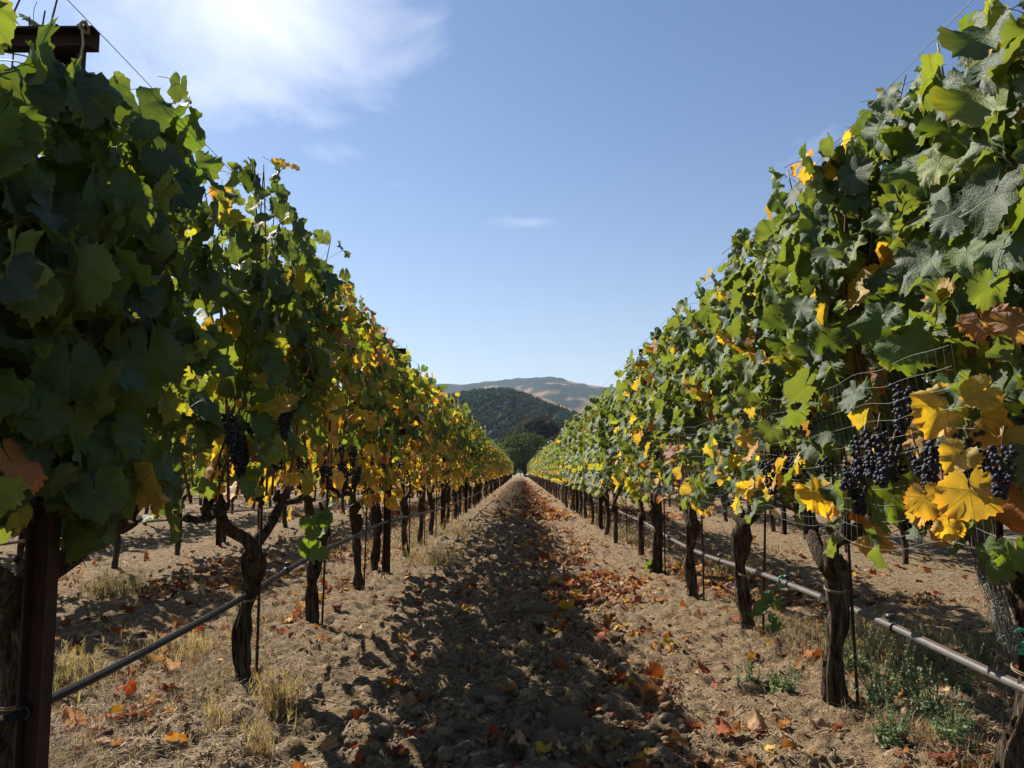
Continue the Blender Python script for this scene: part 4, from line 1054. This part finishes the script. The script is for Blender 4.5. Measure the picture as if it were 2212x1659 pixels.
for k, (px, py, w, lab) in enumerate(ROCKS):
    x, y = on_ground(px, py); d = math.hypot(x, y); s = w / F * d / 2
    rg = np.random.default_rng(900 + k)
    o = obj('soil_clod', rock_mesh(900 + k, sc=(1, rg.uniform(.7, .95), rg.uniform(.6, .85))), None, (x, y, float(gz(x, y)) + s * .34), (rg.normal() * .2, rg.normal() * .2, rg.uniform(-.6, .6)), s * 1.2)
    tag(o, lab, 'clod', 'larger clods in the aisle')
b = MB()
def scatter_xy(n, ymin, ymax, xfn):
    y = 1 / (1 / ymin + (1 / ymax - 1 / ymin) * rng.random(n)); return xfn(n, y), y
nC = 9000
x, y = scatter_xy(nC, 2.4, 22, lambda n, y: np.where(rng.random(n) < .4, rng.normal(size=n) * .42, rng.uniform(-1, 1, n) * np.minimum(.68 * y, 6)))
z = gh(x, y)
for k in range(nC):
    s = .0040 * math.exp(rng.normal() * .6) * (1 + .05 * y[k]); s = min(s * (1.5 if abs(x[k]) < .6 else 1), .03)
    lump(b, (x[k], y[k], z[k] + s * .3), s, (1, rng.uniform(.7, 1), rng.uniform(.6, .9)), .28, I1 if (s > .009 and y[k] < 6) else I0, np.array([.235, .182, .12]) * rng.uniform(.7, 1.25))
o = obj('soil_crumbs', b.build('soil_crumbs', M_ROCK, smooth=False)); tag(o, 'crumbs and small clods of dry soil', None, None, 'stuff')

# ------------------------------------------------------------------ fallen leaves
def litter_xy(n, ymin, ymax, near):
    out = []
    while len(out) < n:
        y = 1 / (1 / ymin + (1 / ymax - 1 / ymin) * rng.random()); r = rng.random()
        if r < .26: x = .45 + rng.normal() * .24 + .05 * math.sin(y * 2)
        elif r < .31: x = rng.normal() * .5
        elif r < .86: x = (-1 if rng.random() < .55 else 1) * (ROWX + .05 + abs(rng.normal()) * 1.0)
        else: x = rng.uniform(-1, 1) * min(.68 * y, 9)
        if abs(x) > .64 * y + .1: continue
        if -.9 < x < .3 and y < 5 and rng.random() < .35: continue
        if vnoise(x * 2.2 + 5, y * 1.6) + (.1 if r < .36 else 0) < .52 and rng.random() < .88: continue
        out.append((x, y))
    return np.array(out)
KINDS = [('rust-red', RUST * 1.2, .30), ('orange', ORG * .85, .16), ('tan', TAN, .34), ('yellow', YEL, .08), ('dark brown', np.array([(.10, .05, .035), (.13, .07, .05)]), .08)]
def lit_kind():
    r = rng.random(); a = 0
    for nm, cs, p in KINDS:
        a += p
        if r < a: return nm, cs[rng.integers(len(cs))] * rng.uniform(.8, 1.2)
    return KINDS[0][0], KINDS[0][1][0]
def zone(x, y):
    if abs(x) < ROWX - .15:
        side = 'on the shaded aisle middle' if -.35 < x < .2 else ('on the right aisle side' if x > 0 else 'on the left aisle side')
    else: side = 'in grass past the left row' if x < 0 else 'in grass past the right row'
    return side + (', close by' if y < 4.2 else (', halfway off' if y < 7 else ', farther off'))
SPEC = [(870, 1545, 'TAN', .13), (905, 1520, 'ORG', .11), (840, 1500, 'ORG', .08), (905, 1565, 'YG', .06), (1205, 1385, 'ORG', .13), (1220, 1330, 'YEL', .13), (1415, 1535, 'BR', .14), (1450, 1555, 'BR', .12), (1370, 1500, 'YEL', .09), (1420, 1475, 'YEL', .08),
        (1640, 1600, 'TAN', .11), (1560, 1610, 'RUST', .08), (1555, 1500, 'RUST', .09), (160, 1590, 'ORG', .14), (370, 1470, 'ORG', .14), (545, 1490, 'TAN', .10), (1000, 1330, 'YEL', .09), (875, 1390, 'ORG', .07), (1475, 1322, 'ORG', .08), (1330, 1340, 'TAN', .09),
        (1500, 1580, 'RUST', .10), (1520, 1450, 'RUST', .10), (1300, 1395, 'RUST', .09), (1480, 1640, 'ORG', .10), (640, 1350, 'RUST', .10), (690, 1300, 'ORG', .10), (980, 1470, 'TAN', .08), (480, 1370, 'TAN', .10), (270, 1520, 'RUST', .10), (1890, 1560, 'ORG', .11), (1965, 1590, 'TAN', .10), (2040, 1590, 'TAN', .10), (690, 1320, 'YEL', .09), (620, 1365, 'YEL', .10), (1990, 1290, 'ORG', .12), (2100, 1490, 'TAN', .16), (1940, 1290, 'TAN', .1)]
CM = {'TAN': TAN[0], 'ORG': ORG[0] * 1.1, 'YEL': YEL[0], 'YG': np.array([.40, .36, .12]), 'BR': np.array([.20, .12, .075]), 'RUST': RUST[0] * 1.5}
CN = {'TAN': 'tan', 'ORG': 'orange', 'YEL': 'yellow', 'YG': 'pale green-yellow', 'BR': 'dull brown', 'RUST': 'rust-red'}
def put_fallen(x, y, s, col, nm, big_=False):
    n = np.array([rng.normal() * .35, rng.normal() * .35, 1 if rng.random() < .6 else -1]); a = rng.random() * 6.28
    B = basis(n, np.array([math.cos(a), math.sin(a), 0]))
    k = int(rng.integers(len(DRY_ME))); low = (DRYH[k][0][DRYH[k][3].max() * 0: 99] @ B.T)[:, 2].min() * s
    zz = float(.3 * gz(x, y) + .7 * gh(np.array([x]), np.array([y]))[0]) + .006
    o = obj('fallen_leaf', DRY_ME[k]); o.matrix_basis = mat4(B, (x, y, zz - low * .75), s); o.color = (*np.clip(col, 0, .8), 1)
    zn = zone(x, y); tag(o, (f'large curled {nm} fallen leaf ' if big_ else f'{nm} fallen vine leaf ') + zn, 'fallen leaf', f'{"large " if big_ else ""}{nm} fallen leaves {zn}')
for px, py, c, s in SPEC:
    x, y = on_ground(px, py); put_fallen(x, y, s * .85, CM[c], CN[c], True)
for x, y in litter_xy(265, 2.5, 9, True):
    nm, c = lit_kind(); put_fallen(x, y, rng.uniform(.045, .095), c, nm)
b = MB()
def litter_mass(n, ymin, ymax, tpls, smin, smax, lift=.012):
    XY = litter_xy(n, ymin, ymax, False); ZZ = .25 * gz(XY[:, 0], XY[:, 1]) + .75 * gh(XY[:, 0], XY[:, 1])
    for (x, y), zg in zip(XY, ZZ):
        V, T, UV, mt = tpls[int(rng.integers(len(tpls)))]; k = mt == 0
        a = rng.random() * 6.28; B = basis(np.array([rng.normal() * .35, rng.normal() * .35, 1 if rng.random() < .6 else -1]), np.array([math.cos(a), math.sin(a), 0]))
        s = rng.uniform(smin, smax); P = V @ B.T * s; b.add(P + np.array([x, y, zg + lift * .6 - P[:, 2].min() * .7]), T=T[k], c=np.clip(lit_kind()[1], 0, .8), uv=UV)
litter_mass(2100, 2.5, 9, DRYM, .018, .055); litter_mass(4700, 6, 22, DRYL, .035, .085, .015); litter_mass(4300, 16, 90, DRYL, .08, .15, .02)
# dense band of leaves beyond the rows on both sides
o = obj('leaf_litter', b.build('leaf_litter', [M_DRYC])); tag(o, 'litter of small dead vine leaves over the soil', None, None, 'stuff')

# ------------------------------------------------------------------ straw, grass, weeds, twigs
def blades(X, Y, H, lean, w, col, Z=None, n_az=None):
    n = len(X); Z = gz(X, Y) if Z is None else Z
    a = rng.random(n) * 6.28 if n_az is None else n_az; L = H * lean
    d = np.stack([np.cos(a), np.sin(a)], -1); s = np.stack([-d[:, 1], d[:, 0]], -1) * (w / 2)[:, None]
    base = np.stack([X, Y, Z - .005], -1)
    m = base + np.concatenate([d * (L * .35)[:, None], (H * .6)[:, None]], 1); t = base + np.concatenate([d * L[:, None], (H * (1 - .25 * np.minimum(lean, 2)))[:, None]], 1)
    z0 = np.zeros((n, 1)); S3 = np.concatenate([s, z0], 1)
    V = np.stack([base - S3, base + S3, m + S3 * .8, m - S3 * .8, t], 1).reshape(-1, 3); i = np.arange(n)[:, None] * 5
    return V, np.concatenate([i + [0, 1, 2], i + [0, 2, 3], i + [3, 2, 4]]), np.repeat(col, 5, 0)
STRAW = np.array([(.38, .265, .155), (.28, .19, .11), (.48, .355, .225), (.20, .135, .08), (.20, .165, .08)])
b = MB()
def grass_xy(n, ymin, ymax):
    out = []
    while len(out) < n:
        m = 4000; y = 1 / (1 / ymin + (1 / ymax - 1 / ymin) * rng.random(m)); sgn = np.where(rng.random(m) < .5, -1, 1)
        u = rng.random(m); x = sgn * np.where(u < .62, ROWX + .05 + np.abs(rng.normal(size=m)) * .55, np.where(u < .8, ROWX - .12 + rng.normal(size=m) * .18, rng.uniform(0, 1, m) * np.minimum(.68 * y, 9)))
        p = vnoise(x * 3 + 31, y * 2.2) ** 2 * 1.6; p = np.where(np.abs(x) < 1.2, p * .13, p)
        p = p * np.where((x > 0) & (x < ROWX + .05), .45, 1)
        k = (rng.random(m) < p) & (np.abs(x) < .68 * y + .2); out += list(zip(x[k], y[k]))
    return np.array(out[:n])
q = grass_xy(38000, 2.4, 14); n = len(q)
b.add(*(lambda r: (r[0], r[1]))(blades(q[:, 0], q[:, 1], rng.uniform(.02, .11, n) * (.6 + .9 * vnoise(q[:, 0] * 1.7, q[:, 1] * 1.7)), rng.uniform(.2, 1.6, n), rng.uniform(.0015, .0032, n), np.ones((n, 3)))), c=np.repeat(STRAW[rng.integers(5, size=n)] * rng.uniform(.5, 1.1, (n, 1)), 5, 0))
q = grass_xy(17000, 10, 60); n = len(q)
b.add(*blades(q[:, 0], q[:, 1], rng.uniform(.05, .17, n), rng.uniform(.2, 1.5, n), rng.uniform(.005, .012, n), np.ones((n, 3)))[:2], c=np.repeat(STRAW[rng.integers(5, size=n)] * rng.uniform(.5, 1.1, (n, 1)), 5, 0))
# straw lying flat on the soil
n = 22000; y = 1 / (1 / 2.4 + (1 / 12 - 1 / 2.4) * rng.random(n)); x = rng.uniform(-1, 1, n) * (.66 * y)
keep = rng.random(n) < np.clip(vnoise(x * 4, y * 4) * 1.5 - .15, .1, 1) * np.where(np.abs(x) < .4, .35, 1); x, y = x[keep], y[keep]; n = len(x)
a = rng.random(n) * 6.28; L = rng.uniform(.012, .06, n); w = rng.uniform(.0012, .0026, n); z = gh(x, y) + .004
d = np.stack([np.cos(a), np.sin(a), rng.normal(size=n) * .22], -1) * L[:, None] / 2; s_ = np.stack([-np.sin(a), np.cos(a), 0 * a], -1) * w[:, None]; c0 = np.stack([x, y, z + .003], -1)
up = np.array([0, 0, 1]) * (L * rng.uniform(-.02, .14, n))[:, None]
V = np.stack([c0 - d - s_, c0 - d + s_, c0 + up - s_, c0 + up + s_, c0 + d - s_, c0 + d + s_], 1).reshape(-1, 3); i = np.arange(n)[:, None] * 6
b.add(V, Q=np.concatenate([i + [0, 1, 3, 2], i + [2, 3, 5, 4]]), c=np.repeat(STRAW[rng.integers(4, size=n)] * rng.uniform(.8, 1.25, (n, 1)), 6, 0))
o = obj('dry_grass', b.build('dry_grass', M_GRASS)); tag(o, 'short dry grass and straw under the vine rows', None, None, 'stuff')
def tuft(px, py, n, h, spread, label, green=.0, heads=True):
    x0, y0 = on_ground(px, py); X = rng.normal(size=n) * spread; Y = rng.normal(size=n) * spread
    b = MB(); H = rng.uniform(.5, 1.0, n) * h; col = STRAW[rng.integers(4, size=n)] * rng.uniform(.55, 1.1, (n, 1)); g_ = rng.random(n) < green; col[g_] = np.array([.12, .16, .04])
    V, T, _ = blades(X, Y, H, rng.uniform(.1, .7, n), rng.uniform(.002, .004, n), col, Z=0 * X); b.add(V, T=T, c=np.repeat(col, 5, 0))
    tips = V[4::5]
    if heads:
        for p in tips[: n // 4]:
            m = 8; q = p + rng.normal(size=(m, 3)) * np.array([.003, .003, .012]); aw = q + rng.normal(size=(m, 3)) * .012 + np.array([0, 0, .022])
            V2 = np.stack([q - (.0012, 0, 0), q + (.0012, 0, 0), aw], 1).reshape(-1, 3); b.add(V2, T=np.arange(m * 3).reshape(-1, 3), c=(.48, .36, .19))
    o = obj('grass_tuft', b.build('grass_tuft', M_GRASS), None, (x0, y0, gz1(x0, y0))); tag(o, label, 'grass tuft', 'dry grass tufts'); return o
tuft(605, 1552, 300, .20, .035, 'golden dry grass tuft with bristly heads right of the forked left vine')
tuft(470, 1590, 60, .17, .03, 'thin dry grass tuft in front of the forked left vine')
tuft(940, 1222, 520, .26, .16, 'broad green-tinged dry grass tuft at the left edge of the aisle', .25)
tuft(560, 1640, 70, .18, .03, 'sparse grass stalks at the bottom edge left of the aisle')
tuft(250, 1290, 420, .22, .12, 'dark dry grass clump behind the rusty foreground post', .3)
tuft(420, 1420, 380, .13, .14, 'low dry grass clump under the left drip hose', .1)
tuft(1600, 1250, 420, .22, .16, 'dry grass clump behind the trunks of the right row', .1)
tuft(1900, 1420, 520, .22, .20, 'shaded dry grass clump under the right drip hose', .1)
tuft(130, 1500, 380, .22, .10, 'dry grass clump at the foot of the rusty foreground post', .15)
tuft(990, 1160, 300, .3, .2, 'distant dry grass tuft along the left side of the aisle', .1)
# grey-green weeds
def weed(px, py, h, ns, label, spread=.05, group='grey-green weeds'):
    x0, y0 = on_ground(px, py); w = empty('weed_plant', (x0, y0, gz1(x0, y0))); tag(w, label, 'weed', group)
    ns = int(ns * 1.5); h = h * 1.25
    b = MB(); bl = MB(); seg = np.linspace(0, 1, 8)
    for k in range(ns):
        a = rng.random() * 6.28; L = h * rng.uniform(.5, 1.05); out_ = rng.uniform(.1, .6) * L
        c = np.stack([math.cos(a) * (out_ * seg ** .8) + rng.normal() * spread * .3, math.sin(a) * out_ * seg ** .8 + rng.normal() * spread * .3, L * seg * (1 - .12 * seg)], -1)
        tube(b, c, .0014, 4, cap=False, c=(.20, .19, .10))
        m = 46; t = rng.random(m) ** .8; j = t * 7; i0 = np.minimum(j.astype(int), 6); f = (j - i0)[:, None]; p = c[i0] * (1 - f) + c[i0 + 1] * f
        size = np.where(t < .45, rng.uniform(.007, .016, m), rng.uniform(.003, .006, m)); off = rng.normal(size=(m, 3)); off /= np.linalg.norm(off, axis=1)[:, None]
        V, T = rand_tris(p + off * (size * 1.0)[:, None], size, off * .6 + np.array([0, 0, .7])); bl.add(V, T=T, c=np.repeat(np.array([.19, .26, .14])[None, :] * rng.uniform(.6, 1.35, (m, 1)), 4, 0))
    obj('stem', b.build('stem', M_WEED), w); f_ = obj('foliage', bl.build('foliage', M_WEED), w); f_['kind'] = 'stuff'
for k, (px, py, h, ns, lab) in enumerate(((1850, 1480, .30, 14, 'tall grey-green weed directly right of the shaggy trunk'), (1900, 1560, .26, 18, 'leafy grey-green weed in front of the shaggy trunk, to its right'), (1960, 1520, .30, 16, 'tall seeding weed under the middle of the right drip hose'), (2010, 1590, .22, 18, 'dense low weed at the lower right'),
        (2060, 1640, .20, 16, 'weed cut by the bottom edge at the lower right'), (2080, 1510, .24, 10, 'thin weed close to the right edge trunk'), (1930, 1640, .16, 14, 'low weed at the bottom edge left of the others'), (1690, 1520, .16, 9, 'small sprawling weed left of the shaggy trunk'), (1620, 1500, .12, 7, 'tiny sprawling weed farthest left of the shaggy trunk'),
        (2120, 1440, .25, 7, 'thin upright weed behind the right edge trunk'), (2000, 1440, .20, 9, 'weed in the shade behind the right drip hose'))):
    weed(px, py, h, ns, lab)
# small yellow flowers past the left row
for k, (px, py, lab) in enumerate(((470, 1432, 'single yellow flower nearest the left drip hose'), (850 * .55, 1290, 'upper yellow flower behind the forked left vine'), (500, 1298, 'lower yellow flower behind the forked left vine'))):
    x0, y0 = on_ground(px, py + 60); f_ = empty('yellow_flower', (x0, y0, gz1(x0, y0))); tag(f_, lab, 'flower', 'small yellow flowers'); hgt = .11
    b = MB(); tube(b, [(0, 0, 0), (.01, 0, hgt * .6), (.006, 0, hgt)], .001, 4, c=(.15, .18, .06)); obj('stem', b.build('stem', M_WEED), f_)
    b = MB(); a = np.arange(10) / 10 * 6.28
    for t_ in a: b.add([(0.006, 0, hgt), (.006 + .013 * math.cos(t_ - .25), .013 * math.sin(t_ - .25), hgt + .003), (.006 + .013 * math.cos(t_ + .25), .013 * math.sin(t_ + .25), hgt + .003)], T=[(0, 1, 2)], c=(.75, .5, .02))
    obj('petals', b.build('petals', M_WEED), f_)
# fallen twigs
TW = [((600, 1505), (835, 1550), 'long thin twig right of the forked left vine'), ((905, 1548), (1090, 1520), 'reddish twig ending at the pale rounded clod'), ((880, 1640), (960, 1608), 'short twig at the bottom of the aisle'), ((1480, 1500), (1500, 1600), 'forked pale twig at the lower right of the aisle'),
      ((1460, 1480), (1440, 1430), 'thin twig among red leaves'), ((930, 1392), (1040, 1400), 'twig lying across the aisle shadow'), ((860, 1350), (1000, 1395), 'twig on the left side of the aisle'), ((1330, 1345), (1420, 1360), 'thin twig right of the aisle shadow'),
      ((1400, 1570), (1330, 1640), 'dark twig near the bottom right clods'), ((560, 1250), (470, 1300), 'bent twig past the left row'), ((1560, 1440), (1470, 1455), 'twig in the sun on the right side of the aisle'), ((520, 1400), (690, 1350), 'straight twig between the two nearest left trunks')]
for k, (p, q_, lab) in enumerate(TW):
    a, c = np.array(on_ground(*p)), np.array(on_ground(*q_)); s = np.linspace(0, 1, 9)[:, None]; P2 = a + (c - a) * s + np.stack([fbm(s[:, 0] * 3 + k, s[:, 0] * 0 + k, o=2), fbm(s[:, 0] * 3 + k * 3, s[:, 0] * 0 + 7, o=2)], -1) * .05
    zz = gz(P2[:, 0], P2[:, 1]) + .018 + .012 * np.sin(s[:, 0] * 3)
    b = MB(); P3 = np.stack([P2[:, 0], P2[:, 1], zz], -1); tube(b, P3 - P3[0], np.linspace(.0042, .002, 9), 6, .15, k)
    d_ = P3[5] - P3[0]; tube(b, [d_, d_ + np.array([.03, .02, .02]), d_ + np.array([.07, .03, .015])], [.0025, .002, .0012], 5)
    o = obj('twig', b.build('twig', M_TWIG), None, tuple(P3[0])); tag(o, lab, 'twig', 'fallen vine twigs')

# ------------------------------------------------------------------ air
b = MB(); x0, x1, y0, y1, z0, z1 = -9500, 9500, -600, 12500, -6, 470
V = [(x, y, z) for z in (z0, z1) for x, y in ((x0, y0), (x1, y0), (x1, y1), (x0, y1))]
me = mesh('haze', V, [np.array([(0, 3, 2, 1), (4, 5, 6, 7), (0, 1, 5, 4), (1, 2, 6, 5), (2, 3, 7, 6), (3, 0, 4, 7)])], [], smooth=False)
mh = bpy.data.materials.new('haze'); mh.use_nodes = True; nt = mh.node_tree; nt.nodes.clear()
out = nt.nodes.new('ShaderNodeOutputMaterial'); pv = nt.nodes.new('ShaderNodeVolumePrincipled'); nt.links.new(pv.outputs[0], out.inputs['Volume'])
pv.inputs['Color'].default_value = (.50, .66, 1.0, 1); pv.inputs['Density'].default_value = .00007; pv.inputs['Anisotropy'].default_value = .35
me.materials.append(mh); hz = obj('haze', me); tag(hz, 'thin blue haze in the air over the valley', None, None, 'stuff')
